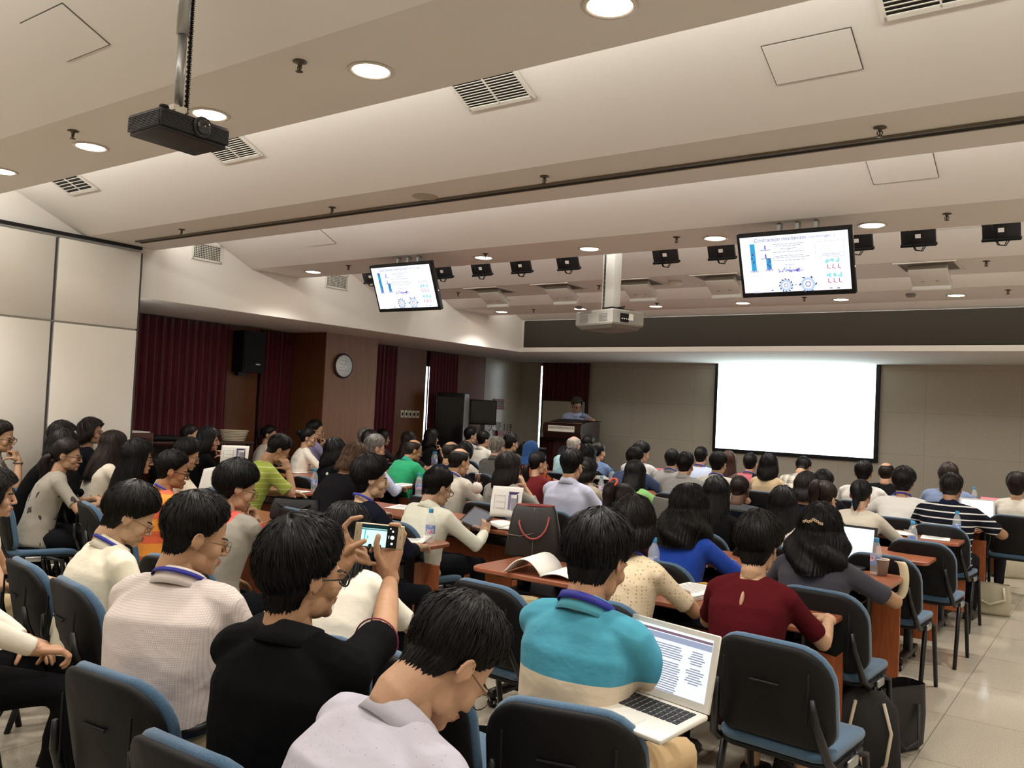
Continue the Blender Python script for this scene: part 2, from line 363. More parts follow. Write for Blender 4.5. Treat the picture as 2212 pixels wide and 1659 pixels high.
def wall_vent(y,z,label):
    t=thing('wall_vent',label,'vent',(XL+.002,y,z),rotz=pi/2,group='soffit wall vents')
    w,h=.34,.17
    MB().box((0,-.004,0),(w,.004,h)).build('backing',M_ventd,t); f=MB()
    for sg in (-1,1): f.box((sg*w/2,-.008,0),(.02,.012,h+.02)); f.box((0,-.008,sg*h/2),(w,.012,.02))
    f.build('frame',M_vent,t); g=MB()
    for i in range(9): g.box((0,-.008,-h/2+h*(i+.5)/9),(w,.004,.005))
    for i in range(17): g.box((-w/2+w*(i+.5)/17,-.008,0),(.004,.004,h))
    g.build('grid',M_vent,t)
wall_vent(5.37,3.135,'grid air vent high on the white soffit wall near the partition')
wall_vent(7.2,3.105,'grid air vent high on the white soffit wall beside the left television')
def hatch(x,y,bay,label,w=.38,h=.24):
    p,s=on_slope(x,y,bay); t=thing('access_hatch',label,'access hatch',p,rot=(s,0,0),group='ceiling access hatches')
    MB().box((0,0,-.001),(w,h,.004)).build('gap',mat('hatch_gap','#5a5247',.8),t)
    MB().box((0,0,-.003),(w-.008,h-.008,.004)).build('lid',M_white,t)
hatch(-1.15,3.7,3,'square access hatch on the large bright slope, nearest to the room lights')
hatch(-1.16,5.58,4,'access hatch on the second slope above the right television')
hatch(-6.5,5.58,4,'access hatch on the second slope towards the white soffit wall')
hatch(-3.9,1.85,2,'access hatch on the slope overhead beside the black projector pole')
hatch(-1.15,7.35,5,'access hatch on the third slope behind the small black monitors')
# ================================================================== SCREENS, PROJECTORS, MONITORS
def text(name, s, size, m, parent, loc, rot=(pi/2,0,0), align='CENTER', shear=0, ext=0):
    c=bpy.data.curves.new(name,'FONT'); c.body=s; c.size=size; c.align_x=align; c.align_y='CENTER'; c.shear=shear; c.extrude=ext
    c.materials.append(m); o=bpy.data.objects.new(name,c); COL.objects.link(o); me=bpy.data.meshes.new_from_object(o.evaluated_get(bpy.context.evaluated_depsgraph_get())); bpy.data.objects.remove(o); me.name=name
    return link(name,me,parent,loc,rot)
t=thing('projection_screen','large projection screen glowing blank white on the granite front wall','screen',(-4.32,YF-.04,1.86))
MB().rbox((0,0,0),(2.60,.05,1.53),.01).build('frame',mat('screen_frame','#14171a',.5),t)
MB().box((0,-.027,0),(2.48,.004,1.41)).build('screen_surface',emis('screen_light','#e6fbff',2.4),t)  # emission put in for the projector's light falling on the surface
SL={k:emis('slide_'+k,c,.5) for k,c in dict(navy='#3b4a9c',blue='#3fa8dc',cyan='#9fe6ea',violet='#6f63c9',mauve='#9488d4',grey='#9a9cb0',red='#cf5a86',dark='#5a5c90',pale='#c3daf4').items()}
def television(x,label):
    yb,zb=6.08,2.53; tilt=math.atan2(.18,.43)
    t=thing('hanging_television',label,'television',(x,5.99,2.745),rot=(tilt,0,0),group='televisions hanging from the beam')
    W,H=.80,.47
    MB().rbox((0,.02,0),(W,.05,H),.008).build('casing',M_dark,t)
    MB().rbox((0,.055,0),(W*.6,.04,H*.6),.02).build('back_cover',M_dark,t)
    MB().box((0,-.0065,.006),(W-.05,.003,H-.062)).build('screen',emis('slide_white','#eef1ff',.72),t)
    sl=MB(); K=list(SL); ix=lambda k:K.index(k); y=-.009
    def q(cx,cz,w,h,k,rot=0): sl.add(([(-w/2,0,-h/2),(w/2,0,-h/2),(w/2,0,h/2),(-w/2,0,h/2)],[(0,1,2,3)]),ix(k),ry(rot),(cx,y-rng.random()*.0004,cz))
    def helix(cx,z0,z1,w):
        q(cx,(z0+z1)/2,w,z1-z0,'blue'); n=14
        for i in range(n):
            a=z0+(z1-z0)*i/n; q(cx+w*.32*sin(i*.75),a+(z1-z0)/n/2,w*.35,(z1-z0)/n*1.1,'violet' if i<3 else 'dark')
        for i in range(5): q(cx+(i-2)*w*.3,z0-.006+.003*(i%2),w*.16,.014,'violet',.4*(i-2))
    helix(-.288,-.035,.16,.036); helix(-.178,-.03,.052,.036)
    for zz in (.13,.067): q(-.196,zz,.01,.03,'violet'); q(-.196,zz-.019,.075,.004,'dark')
    q(-.196,.102,.004,.008,'grey')
    r=random.Random(3)
    for i,(zz,w) in enumerate(((.146,.2),(.133,.17),(.112,.11),(.09,.21),(.062,.19),(.05,.23),(.03,.22))):
        xx=-.035-w/2
        while xx<-.035+w/2: ww=r.uniform(.012,.034); q(xx+ww/2,zz,ww,.004,'grey'); xx+=ww+.006
    for zz in (.122,.101,.076,.04): q(-.03,zz,.004,.006,'dark')
    for sx in (-1,1): q(.248+sx*.095,.09,.002,.11,'grey')
    for sz in (-1,1): q(.248,.09+sz*.055,.19,.002,'grey')
    for i in range(9): q(.19+i*.012,.085+.03*sin(i*.6),.012,.002,'grey',.4*cos(i*.6))
    for zz in (.055,.045): q(.255,zz,.12,.003,'grey')
    for i in range(46): q(-.03+r.gauss(0,.04),-.055+abs(r.gauss(0,.014)),r.uniform(.006,.02),r.uniform(.004,.012),r.choice(('mauve','violet','mauve','pale')),r.uniform(-1,1))
    def wheel(cx,cz,R0,k):
        for i in range(24):
            a=2*pi*i/24; q(cx+R0*.72*cos(a),cz+R0*.72*sin(a),R0*.3,R0*.5,'pale',-a)
            if i%k==0: q(cx+R0*cos(a),cz+R0*sin(a),R0*.2,R0*.34,'dark',-a+.6)
            q(cx+R0*.3*cos(a),cz+R0*.3*sin(a),R0*.1,R0*.1,'violet',-a)
    wheel(-.07,-.152,.045,2); wheel(.085,-.15,.055,4); q(.0,-.15,.014,.006,'blue')
    for row,zz in ((0,-.01),(1,-.11)):
        for i in range(3):
            xx=.225+i*.036
            for j in range(5): q(xx+r.uniform(-.012,.012)+row*.008,zz+.015+r.uniform(-.01,.014),.012,.014,'cyan',r.uniform(-1,1))
            q(xx+.002,zz-.022,.006,.03,'red',.25-.2*row); q(xx+.012,zz-.036,.018,.005,'red',.5)
    q(.24,-.185,.02,.005,'dark'); q(.29,-.187,.018,.008,'violet'); q(-.17,-.185,.014,.012,'mauve'); q(-.28,-.19,.05,.003,'grey'); q(-.275,-.2,.06,.003,'grey')
    sl.build('slide_pattern',[SL[k] for k in K],t)
    text('slide_title','Contraction mechanism',.038,SL['navy'],t,(-.09,-.0095,.183),shear=.2)
    text('slide_subtitle','(and the trigger...)',.024,SL['dark'],t,(.2,-.0095,.183),shear=.2)
    text('slide_heading','Baseplate',.018,SL['dark'],t,(-.03,-.0095,-.002),shear=.15)
    b=MB(); Rt=rx(-tilt)
    b.box(Rt@np.array((0,.05,.335)),(.34,.13,.018),0,Rt)
    for sx in (-.13,0,.13): b.box(Rt@np.array((sx,.045,.26)),(.025,.05,.16),1,Rt)
    b.build('ceiling_bracket',[M_wplast,M_grey],t)
    MB().box((W/2+.001,.02,-.05),(.006,.012,.012)).build('status_lamp',M_wplast,t)
television(-5.66,'television hanging from the beam above the dark red curtains, showing a diagram slide')
television(-1.93,'larger-looking television hanging over the right-hand seats, showing the same diagram slide')
# black projector on its pole close to the camera
P=at_y(387,285,1.76); t=thing('ceiling_projector','black projector hanging on a steel pole close overhead','projector',tuple(P),rotz=RAD(-90))
b=MB(); b.rbox((0,0,.005),(.36,.27,.085),.012,2,0); b.rbox((0,-.0,-.043),(.345,.255,.02),.008,2,1)
b.rbox((-.02,-.03,.05),(.32,.2,.012),.006,2,1); b.build('body',[mat('projector_black','#17181a',.35),mat('projector_under','#1e1f21',.45)],t)
g=MB()
for k in range(9):
    z=-.03+k*.0075
    g.box((0,.136,z),(.352,.004,.0035)); g.box((0,-.136,z),(.352,.004,.0035)); g.box((-.181,0,z),(.004,.25,.0035)); g.box((.181,0,z),(.004,.25,.0035))
g.build('vent_ribs',mat('projector_rib','#2a2b2e',.4),t)
l=MB(); l.add(P_lathe([(.046,0),(.05,.012),(.046,.02),(.036,.016)],26),0,rx(-pi/2),(-.03,.132,.008),True); l.build('lens_ring',mat('lens_ring','#26272a',.3),t)
MB().add(P_ell(20,10),0,None,(-.03,.152,.008),True,(.036,.012,.036)).build('lens',mat('lens_glass','#0a0c10',.04,coat=1),t)
for sx,sy in ((-.15,-.1),(.15,.11)): MB().add(P_lathe([(.02,0),(.022,.006),(.018,.014)],14),0,None,(sx,sy,.047),True).build('foot',M_dark,t)
MB().rbox((0,-.02,.075),(.05,.05,.06),.004).box((0,-.02,.112),(.07,.04,.026)).build('mount_block',mat('mount_cream','#d8d2c0',.4),t)
t.scale=(.77,.77,.77)
MB().cyl((0,-.02,.30),.021,.36,20).build('pole',M_alu,t); MB().cyl((0,-.02,.72),.029,.5,20).build('upper_pole',M_alu,t)
cb=MB(); N_=150
cb.tube([(-.05+.011*cos(i*1.9),-.03+.011*sin(i*1.9),.09+.66*i/(N_*2)) for i in range(N_*2)],.0022,4)
cb.tube([(-.05,-.03,.08),(-.05,-.03,.75)],.005,6); cb.build('spiral_cable',M_dark,t)
# silver projector in front of the stage
t=thing('ceiling_projector','silver projector on a white box column in front of the stage','projector',(-4.02,7.1,2.52),rotz=RAD(-20))
def prow(s,z): return [(s*.27,-.2*s,z),(s*.27,.18*s,z),(s*.2,.23*s,z),(-s*.2,.23*s,z),(-s*.27,.18*s,z),(-s*.27,-.2*s,z)]
b=MB(); b.add(P_loft([prow(.96,.075),prow(1,.06),prow(1,-.05),prow(.97,-.065)]),0); b.add(P_loft([prow(.96,-.065),prow(.85,-.095),prow(.55,-.11)]),1)
b.build('body',[mat('projector_silver','#98968e',.4,.15),mat('projector_base','#77756d',.5)],t)
g=MB()
for x0 in (-.2,.08):
    for k in range(6): g.box((x0+.055,-.203,-.03+.013*k),(.12,.004,.006))
for k in range(4): g.box((-.12,-.202,.052+.006*k),(.16,.004,.003))
g.build('vent_slots',M_grey,t)
c=MB(); c.box((.272,-.06,0),(.004,.1,.08),0); c.box((.274,.02,.01),(.004,.05,.06),1)
for k in range(4): c.cyl((.276,-.09+.025*k,-.01),.006,.006,8,1,ry(pi/2))
c.build('connector_panel',[M_dark,M_wplast],t)
MB().add(P_lathe([(.05,0),(.055,.03),(.045,.045),(.03,.04)],20),0,rx(-pi/2),(.12,.22,-.01),True).build('lens',M_dark,t)
MB().box((.03,0,.083),(.34,.22,.014)).box((.03,.0,.1),(.14,.14,.03)).build('mount_plate',M_darkm,t)
MB().rbox((.0,0,.40),(.17,.09,.62),.004).build('column',mat('column_white','#d2d1cb',.5),t)
ch=MB()
for k in range(44): ch.box((-.05,-.049,.12+.0125*k),(.022,.008,.006))
ch.build('cable_chain',M_dark,t)
cb=MB()
for k in range(3): cb.tube([(.06+.03*k,.05,.1),(.14+.03*k,0,.115),(.2,-.08-.02*k,.09),(.268,-.06+.03*k,.02)],.004,6)
cb.build('cables',M_dark,t)
# small black monitors folded from the slope behind the television beam
def mini(x,label,y=6.86,z=3.09):
    t=thing('ceiling_monitor',label,'monitor',(x,y,z),rot=(RAD(24),0,0),group='row of small black flip-down monitors')
    MB().rbox((0,0,0),(.24,.03,.2),.008).build('casing',mat('monitor_black','#1b1c1e',.35),t)
    MB().rbox((0,-.0,-.1),(.25,.05,.022),.006).build('lower_lip',M_dark,t)
    MB().box((0,-.018,.06),(.15,.01,.04)).box((0,-.02,.035),(.05,.02,.02)).build('mount_arm',M_chrome,t)
    MB().box((0,-.017,-.03),(.038,.003,.03)).build('sticker',M_wplast,t)
    cb=MB()
    for k in (0,1): cb.tube([(-.06+.01*k,-.02,.06),(-.05,-.04,-.04),(-.02+.01*k,-.04,-.13),(.02+.01*k,-.035,-.14),(.04+.015*k,-.02,-.1)],.004,5)
    cb.build('cable',M_dark,t)
for i,x in enumerate((-7.02,-5.95,-5.43,-4.93,-4.38,-3.36,-2.84,-1.74,-1.30,-.76)):
    mini(x,'small black flip-down monitor behind the television beam, %s in its row from the left'%(['first','second','third','fourth','fifth','sixth','seventh','eighth','ninth','tenth'][i]))
def flip(x,label,y=8.08):
    t=thing('ceiling_flip_box',label,'ceiling box',(x,y,ZB),group='white flip-down boxes on the far beam')
    MB().box((0,.02,-.002),(.46,.42,.004)).build('opening',mat('opening_dark','#6d665b',.8),t)
    f=MB()
    for s in (-1,1): f.box((s*.235,.02,-.006),(.03,.46,.012)); f.box((0,.02+s*.215,-.006),(.44,.03,.012))
    f.build('opening_frame',M_vent,t)
    Rr=rx(RAD(-27)); p=MB()
    p.rbox(Rr@np.array((0,.10,-.04)),(.31,.26,.06),.008,2,0,Rr); p.rbox(Rr@np.array((0,.23,-.055)),(.32,.04,.10),.01,2,0,Rr); p.build('flap',mat('flap_white','#d2cec4',.5),t)
    s=MB()
    for sx in (-.06,.06): s.box(Rr@np.array((sx,.14,-.071)),(.03,.009,.004),0,Rr)
    s.build('slots',M_grey,t)
for i,x in enumerate((-6.23,-5.26,-4.27,-3.33,-2.4,-1.44)): flip(x,'white flip-down box hanging from the far beam, %s of its row from the left'%nth(i))
# ================================================================== LEFT RECESS FITTINGS
t=thing('wall_clock','round pale wall clock on the wooden pillar','clock',(-8.848,8.21,2.12),rot=(pi/2,0,pi/2))
MB().add(P_lathe([(.165,0),(.172,.02),(.165,.035),(.148,.03)],32),smooth=True).build('rim',mat('clock_rim','#2b211b',.4),t)
MB().cyl((0,0,.030),.148,.008,32).build('dial',mat('clock_face','#f6fdfd',.25,spec=.8),t)
h=MB()
for k in range(4): h.box((-.01*(k%2),.07-.045*k,.035),(.17-.03*(k==0),.004,.002))  # bars painted for lines reflected in the dial glass, joined to the hands
h.box((.015,.03,.036),(.007,.07,.002),0,rz(-.5)); h.box((-.03,.01,.036),(.006,.09,.002),0,rz(1.3)); h.build('hands',mat('clock_hands_reflection','#8fa5ab',.5),t)
t=thing('wall_loudspeaker','black loudspeaker mounted high on the wood panel between two red curtains','loudspeaker',(XREC+.12,7.06,2.22),rotz=pi/2)
b=MB(); b.add(P_loft([[(-.17,-.3,-.27),(.17,-.3,-.27),(.12,0,-.27),(-.12,0,-.27)],[(-.17,-.3,.27),(.17,-.3,.27),(.12,0,.27),(-.12,0,.27)]])); b.build('cabinet',M_dark,t)
MB().box((0,-.303,.0),(.3,.006,.5)).build('grille',mat('grille_black','#0a0a0b',.8),t)
MB().box((.06,-.308,-.16),(.07,.004,.018)).build('badge',M_alu,t); MB().box((0,.0,-.29),(.12,.14,.05)).build('bracket',M_darkm,t)
t=thing('switch_plate_set','row of five pale switch plates on the wood panel','switches',(XREC+.125,10.42,1.475),rotz=pi/2)
for k in range(5):
    c=MB().rbox((-.185+.0925*k,-.004,0),(.08,.008,.12),.003).build('plate',mat('plate_cream','#cfc4b2',.5),t); MB().box((-.185+.0925*k,-.0095,0),(.035,.004,.05)).build('rocker',M_dark,c)
# side table with things on it
M_side=mat('side_table_wood','#3b251a',.5)
t=thing('side_table','low dark side table against the red curtain, holding papers and a basket','table',(-9.15,6.1,0),rotz=pi/2)
MB().rbox((0,0,1.055),(1.5,.5,.03),.004).build('tabletop',M_side,t)
for sx,sy in ((-.7,-.2),(.7,-.2),(-.7,.2),(.7,.2)): MB().box((sx,sy,.52),(.05,.05,1.04)).build('leg',M_side,t)
MB().box((0,.2,.6),(1.4,.02,.8)).build('back_board',M_side,t)
t=thing('wooden_cabinet','small dark wooden cabinet between the partition and the side table','cabinet',(-8.95,5.2,0),rotz=pi/2)
MB().rbox((0,0,.6),(.36,.4,1.16),.006).build('body',mat('cabinet_wood','#4a2a1c',.4),t); MB().box((0,-.203,.6),(.32,.008,1.05)).build('door',mat('cabinet_wood2','#432518',.4),t)
MB().box((.0,0,1.185),(.3,.34,.012)).build('top_papers',M_paper,t)
def basket(loc,label):
    p=MB(); n=26
    for k in range(7):
        z=.008+.02*k; s=1+.05*k
        p.tube([( (.13+.0)*s*cos(2*pi*i/n)*(1+.02*(-1)**(i+k)), .085*s*sin(2*pi*i/n)*(1+.03*(-1)**(i+k)), z) for i in range(n)],.009,6,closed=True)
    p.box((0,0,.006),(.2,.13,.01)); return tag(p.build('wicker_basket',mat('wicker_white','#b9ad95',.8),loc=loc,rot=(0,0,.9)),label,'basket')
basket((-9.1,6.68,1.07),'pale wicker basket on the dark side table')
tag(MB().rbox((0,0,.03),(.38,.28,.06),.02).build('document_bag',M_dark,loc=(-9.15,5.72,1.07),rot=(0,0,1.4)),'flat black document bag lying on the dark side table','bag')
p=MB(); V,F=P_ell(18,12); V=np.array([v*(1+.18*noise.noise(Vector(v)*3)) for v in V]); p.add((V,F),0,None,(0,0,.05),True,(.16,.12,.055)); tag(p.build('plastic_bag',mat('plastic_bag_grey','#8d857a',.35),loc=(-9.1,6.1,1.07)),'crumpled grey plastic bag on the dark side table','bag')
# rack and television near the front
t=thing('equipment_rack','tall black equipment rack with a pale grey side near the front','rack',(-9.17,11.02,0),rotz=RAD(30))
MB().rbox((0,0,.94),(.46,.5,1.84),.01).build('cabinet',M_dark,t); MB().box((.233,0,.94),(.008,.46,1.82)).build('side_panel',mat('rack_side','#9c9c9e',.4),t)
MB().box((0,-.253,.94),(.42,.008,1.7)).build('door',mat('rack_door','#0b0b0d',.15),t); MB().box((.17,-.26,.94),(.02,.01,.1)).build('handle',M_alu,t)
t=thing('stand_television','switched-off black television on a stand beside the grey-sided rack','television',(-8.97,11.60,0),rotz=RAD(42))
MB().rbox((0,0,1.56),(.46,.05,.42),.008).build('casing',M_dark,t); MB().box((0,-.027,1.56),(.42,.004,.38)).build('screen',mat('off_screen','#050507',.1),t)
MB().box((0,.03,.7),(.08,.05,1.36)).build('pole',M_darkm,t); MB().box((0,.03,.02),(.6,.4,.04)).build('base',M_darkm,t)
# fire notice on the granite
M_red=mat('sign_red','#6e1414',.5); M_signw=mat('sign_white','#a59a88',.6); M_mark=mat('wall_lettering','#2b251c',.7)
def at_x(px,py,x):
    d=ray(px,py); p=d*(x/d[0]); p[2]+=EYE; return p
XG=XREC+.062
a=at_x(1076,873,XG)
t=thing('fire_notice','red and cream fire notice board on the granite by the black television','sign',(XG,float(a[1]),float(a[2])),rotz=pi/2)
MB().box((0,-.004,0),(.36,.008,.2)).build('board',mat('sign_cream','#7c6c58',.6),t); s=MB()
for sx in (-.13,.02,.13): s.box((sx,-.009,.07),(.07,.003,.045))
s.box((0,-.009,-.065),(.36,.003,.06)); s.box((-.1,-.009,.02),(.1,.003,.02)); s.build('red_print',M_red,t); s=MB()
for sx in range(5): s.box((-.13+.065*sx,-.0115,-.065),(.03,.002,.035))
s.build('white_print',M_signw,t)
a=at_x(1093,924,XG); t=thing('wall_lettering','dark fire-call lettering with the number 119 on the granite','lettering',(XG,float(a[1]),float(a[2])),rotz=pi/2)
text('characters','火警',.2,M_mark,t,(-.36,-.002,0)); text('number','119',.2,M_mark,t,(.04,-.002,0))
a=at_x(1080,936,XG); t=thing('fire_box','red fire box below the dark 119 lettering','fire box',(XG,float(a[1]),float(a[2])),rotz=pi/2); MB().box((0,-.03,0),(.3,.06,.1)).build('body',M_red,t); MB().box((0,-.062,0),(.2,.004,.03)).build('label_strip',M_signw,t)
# whiteboard, lectern, side stand
t=thing('whiteboard','cream whiteboard on a black frame behind the lectern','whiteboard',(-8.36,13.2,.16))
MB().box((0,0,1.33),(.92,.02,.68)).build('board',mat('board_cream','#a9a28c',.5),t); p=MB()
for s in (-1,1): p.box((s*.47,0,.85),(.03,.03,1.7)); p.box((s*.47,0,.02),(.05,.5,.04))
p.box((0,0,.985),(.94,.03,.02)); p.box((0,0,1.675),(.94,.03,.02)); p.build('frame',M_darkm,t)
LX,LY=-7.40,12.0; t=thing('lectern','dark wooden lectern with a white name strip and round emblem','lectern',(LX,LY,.16))
b=MB(); b.add(P_loft([[(-.25,-.2,0),(.25,-.2,0),(.25,.2,0),(-.25,.2,0)],[(-.24,-.2,1.05),(.24,-.2,1.05),(.24,.2,1.05),(-.24,.2,1.05)]])); b.build('pedestal',M_woodd,t)
b=MB(); pr=[(-.24,1.0),(-.32,1.05),(-.36,1.14),(-.35,1.26),(-.3,1.29),(.12,1.35),(.25,1.30),(.25,1.0)]
b.add(P_loft([[(-.36,y,z) for y,z in pr],[(.36,y,z) for y,z in pr]]),0); b.build('desk_top',M_woodd,t)
MB().box((0,-.31,1.295),(.70,.03,.012)).build('top_edge',mat('lectern_edge','#5a4a3c',.3),t)
n=MB().box((0,-.363,1.20),(.5,.006,.095)).build('name_strip',mat('strip_white','#cfcabb',.5),t)
text('strip_text','中国科学院微生物研究所',.044,M_ink,n,(0,-.368,1.21))
e=MB(); e.add(P_lathe([(.15,0),(.155,.006),(.14,.008),(.125,.004)],32),0,rx(pi/2),(0,-.2,.78),True)
for k in range(10): e.tube([(.09*cos(k*pi/5),-.206,.78+.09*sin(k*pi/5)),(.06*cos(k*pi/5+.5),-.206,.78+.06*sin(k*pi/5+.5)),(.03*cos(k*pi/5),-.206,.78+.03*sin(k*pi/5))],.004,5)
e.build('emblem',mat('emblem_grey','#4e4a52',.35,.5),t)
m=MB(); m.tube([(.2,-.05,1.4),(.2,-.06,1.5),(.21,-.1,1.6)],.005,6); m.tube([(.21,-.1,1.6),(.212,-.108,1.7)],.013,8); m.box((.2,-.05,1.4),(.07,.07,.02)); m.build('microphone',M_darkm,t)
tag(MB().box((0,0,.008),(.36,.24,.016)).add(P_box(.36,.012,.10),0,rx(-.35),(0,.13,.05)).build('lectern_laptop',mat('laptop_dark','#2a2b2e',.4),loc=(LX-.06,LY-.09,1.45),rot=(-.19,0,0)),'dark laptop lying open on the lectern top','laptop')
t=thing('draped_stand','low black draped stand to the left of the lectern','stand',(-8.25,11.95,.16)); MB().rbox((0,0,.42),(.55,.42,.82),.03).build('drape',mat('drape_black','#0c0b0e',.9),t); MB().box((0,0,.84),(.5,.38,.02)).build('top_tray',M_grey,t)
# ================================================================== TABLES
ROWS=dict(A=3.75,B=4.97,C=6.2,D=7.45,E=8.65,F=9.9,G=11.05)
TABS=[]
def snap(p,m=.06):
    best=min(TABS,key=lambda t:max(t[0]+m-p[0],0,p[0]-t[1]+m)**2+max(t[2]+m-p[1],0,p[1]-t[3]+m)**2)
    return np.array((min(max(p[0],best[0]+m),best[1]-m),min(max(p[1],best[2]+m),best[3]-m),p[2]))
def table(x0,x1,y0,label,d=.55):
    TABS.append((x0,x1,y0,y0+d))
    w=x1-x0; t=thing('training_table',label,'table',((x0+x1)/2,y0+d/2,0),group='training tables in rows')
    out=[]
    for cx,cyy,a in ((w/2-.05,d/2-.05,0),(-w/2+.05,d/2-.05,90),(-w/2+.05,-d/2+.05,180),(w/2-.05,-d/2+.05,270)):
        out+=[(cx+.05*cos(RAD(a+k*18)),cyy+.05*sin(RAD(a+k*18))) for k in range(6)]
    sc=lambda s,z:[(x-np.sign(x)*s,y-np.sign(y)*s,z) for x,y in out]
    MB().add(P_loft([sc(.006,.722),sc(0,.728),sc(0,.744),sc(.006,.75)])).build('tabletop',M_tabletop,t)
    MB().box((0,d/2-.13,.385),(w-.0,.02,.46)).build('modesty_panel',M_panelwood,t)
    MB().box((0,.02,.625),(w-.3,.3,.012)).build('book_shelf',M_darkm,t)
    for s in (-1,1):
        l=MB(); x=s*(w/2-.16); l.rbox((x,.03,.38),(.05,.09,.69),.012); l.rbox((x,0,.075),(.055,d-.04,.045),.015); l.box((x,0,.715),(.05,d-.12,.02))
        lg=l.build('leg_frame',M_darkm,t)
        for sy in (-1,1): MB().cyl((x,sy*(d/2-.05),.028),.026,.03,12,0,ry(pi/2)).cyl((x,sy*(d/2-.05),.028),.012,.034,10,1,ry(pi/2)).build('caster',[M_darkm,M_chrome],lg)
    return t
rown=dict(A='first',B='second',C='third',D='fourth',E='fifth',F='sixth',G='front')
for k,y in ROWS.items():
    table(-2.94,-1.05,y,'reddish wooden table by the right aisle, %s row counted from the camera'%rown[k] if k!='G' else 'reddish wooden table by the right aisle, front row below the big screen')
    table(-6.30 if k=='A' else -5.62,-3.52,y,'reddish wooden table in the middle block, %s row counted from the camera'%rown[k] if k!='G' else 'reddish wooden table in the middle block, front row below the lectern')
    if k!='G': table(-7.5 if k=='A' else -8.2,-7.02 if k=='A' else -6.22,y+(0 if k=='A' else .18 if k=='B' else .27),'reddish wooden table in the curtain-side block, %s row counted from the camera'%rown[k],.42 if k=='A' else .55)
# ================================================================== CHAIRS
def outline(w,h,rt,rb,n=7):
    pts=[]
    for cx,cz,r,a in ((w/2-rt,h-rt,rt,0),(-w/2+rt,h-rt,rt,90),(-w/2+rb,rb,rb,180),(w/2-rb,rb,rb,270)):
        pts+=[(cx+r*cos(RAD(a+90*k/(n-1))),cz+r*sin(RAD(a+90*k/(n-1)))) for k in range(n)]
    return pts
def slab(out,fn,t0,t1,c):
    rings=[]
    for s,t in ((.08,t0),(.5,t0),(.9,t0),(.975,t0+(t1-t0)*.12),(1,t0+(t1-t0)*.4),(1,t0+(t1-t0)*.7),(.97,t0+(t1-t0)*.93),(.9,t1),(.5,t1),(.08,t1)):
        rings.append([fn(c[0]+(x-c[0])*s,c[1]+(z-c[1])*s,t) for x,z in out])
    return P_loft(rings)
def chair_proto():
    t=thing('conference_chair','x','chair',(0,-60,0))
    ob=outline(.492,.372,.14,.08)
    fb=lambda x,z,q:(x,-.235+.05*(x/.235)**2-(z-.012)*.19+q,.478+z)
    MB().add(slab(ob,fb,.006,.046,(0,.18)),smooth=True).build('back_cushion',M_seat,t)
    ob2=outline(.49,.365,.14,.08)
    fb2=lambda x,z,q:(x,-.235+.05*(x/.235)**2-(z-.012)*.19+q,.49+z-.012)
    sh=MB().add(slab(ob2,fb2,-.020,.010,(0,.18)),smooth=True)
    for sx in (-1,1): sh.rbox((sx*.17,-.292,.66),(.008,.008,.2),.003)
    sh.rbox((0,-.298,.70),(.12,.01,.009),.004); sh.build('back_shell',M_dark,t)
    so=outline(.47,.45,.09,.07)
    fs=lambda x,z,q:(x,z-.22,.435+q-.02*max(0,(z-.36)/.09)**2-.008*(1-(x/.235)**2))
    MB().add(slab(so,fs,.0,.045,(0,.22)),smooth=True).build('seat_cushion',M_seat,t)
    MB().add(slab(so,lambda x,z,q:fs(x*.98,z*.98+.004,q),-.018,.004,(0,.22)),smooth=True).build('seat_shell',M_dark,t)
    for s in (-1,1):
        MB().tube([(s*.245,-.02,.425),(s*.25,-.1,.4),(s*.255,-.22,.0)],[.013,.016,.014],8).build('leg',M_darkm,t)
        MB().tube([(s*.245,.02,.425),(s*.25,.12,.4),(s*.255,.2,.0)],[.013,.016,.014],8).build('leg',M_darkm,t)
        MB().tube([(s*.235,.1,.42),(s*.238,-.18,.42),(s*.232,-.235,.46),(s*.2,-.29,.60),(s*.19,-.30,.68)],[.013,.015,.017,.016,.01],8).build('back_upright',M_darkm,t)
        MB().rbox((s*.262,-.06,.42),(.012,.1,.035),.004).build('side_bracket',M_alu,t)
    MB().cyl((0,.0,.405),.012,.5,8,0,ry(pi/2)).build('cross_bar',M_darkm,t)
    return t
CHAIR=chair_proto(); CHAIR.scale=(.92,1,1); CHAIR_USED=[False]
def place_chair(x,y,rzz,label,group='blue padded conference chairs'):
    o=CHAIR if not CHAIR_USED[0] else copy_tree(CHAIR); CHAIR_USED[0]=True
    o.location=(x,y,0); o.rotation_euler=(0,0,rzz); o['label']=label; o['group']=group; o['category']='chair'; return o
# ================================================================== THINGS ON THE TABLES
M_pet=mat('clear_pet','#e6edf0',.08); M_pet.node_tree.nodes['Principled BSDF'].inputs['Alpha'].default_value=.26; M_cap=mat('bottle_cap_blue','#3d93c4',.4)
M_lab=mat('bottle_label','#5f7fc0',.5); N,L,B=nodes_of(M_lab); tc=N.new('ShaderNodeTexCoord'); ns=N.new('ShaderNodeTexNoise'); ns.inputs['Scale'].default_value=26; L.new(tc.outputs['Object'],ns.inputs[0])
cr=N.new('ShaderNodeValToRGB'); cr.color_ramp.interpolation='CONSTANT'; cr.color_ramp.elements[0].color=lin('#7f9ad0'); cr.color_ramp.elements[1].position=.52; cr.color_ramp.elements[1].color=lin('#d3cfe2'); e=cr.color_ramp.elements.new(.6); e.color=lin('#cf7a94'); L.new(ns.outputs[0],cr.inputs[0]); L.new(cr.outputs[0],B.inputs['Base Color'])
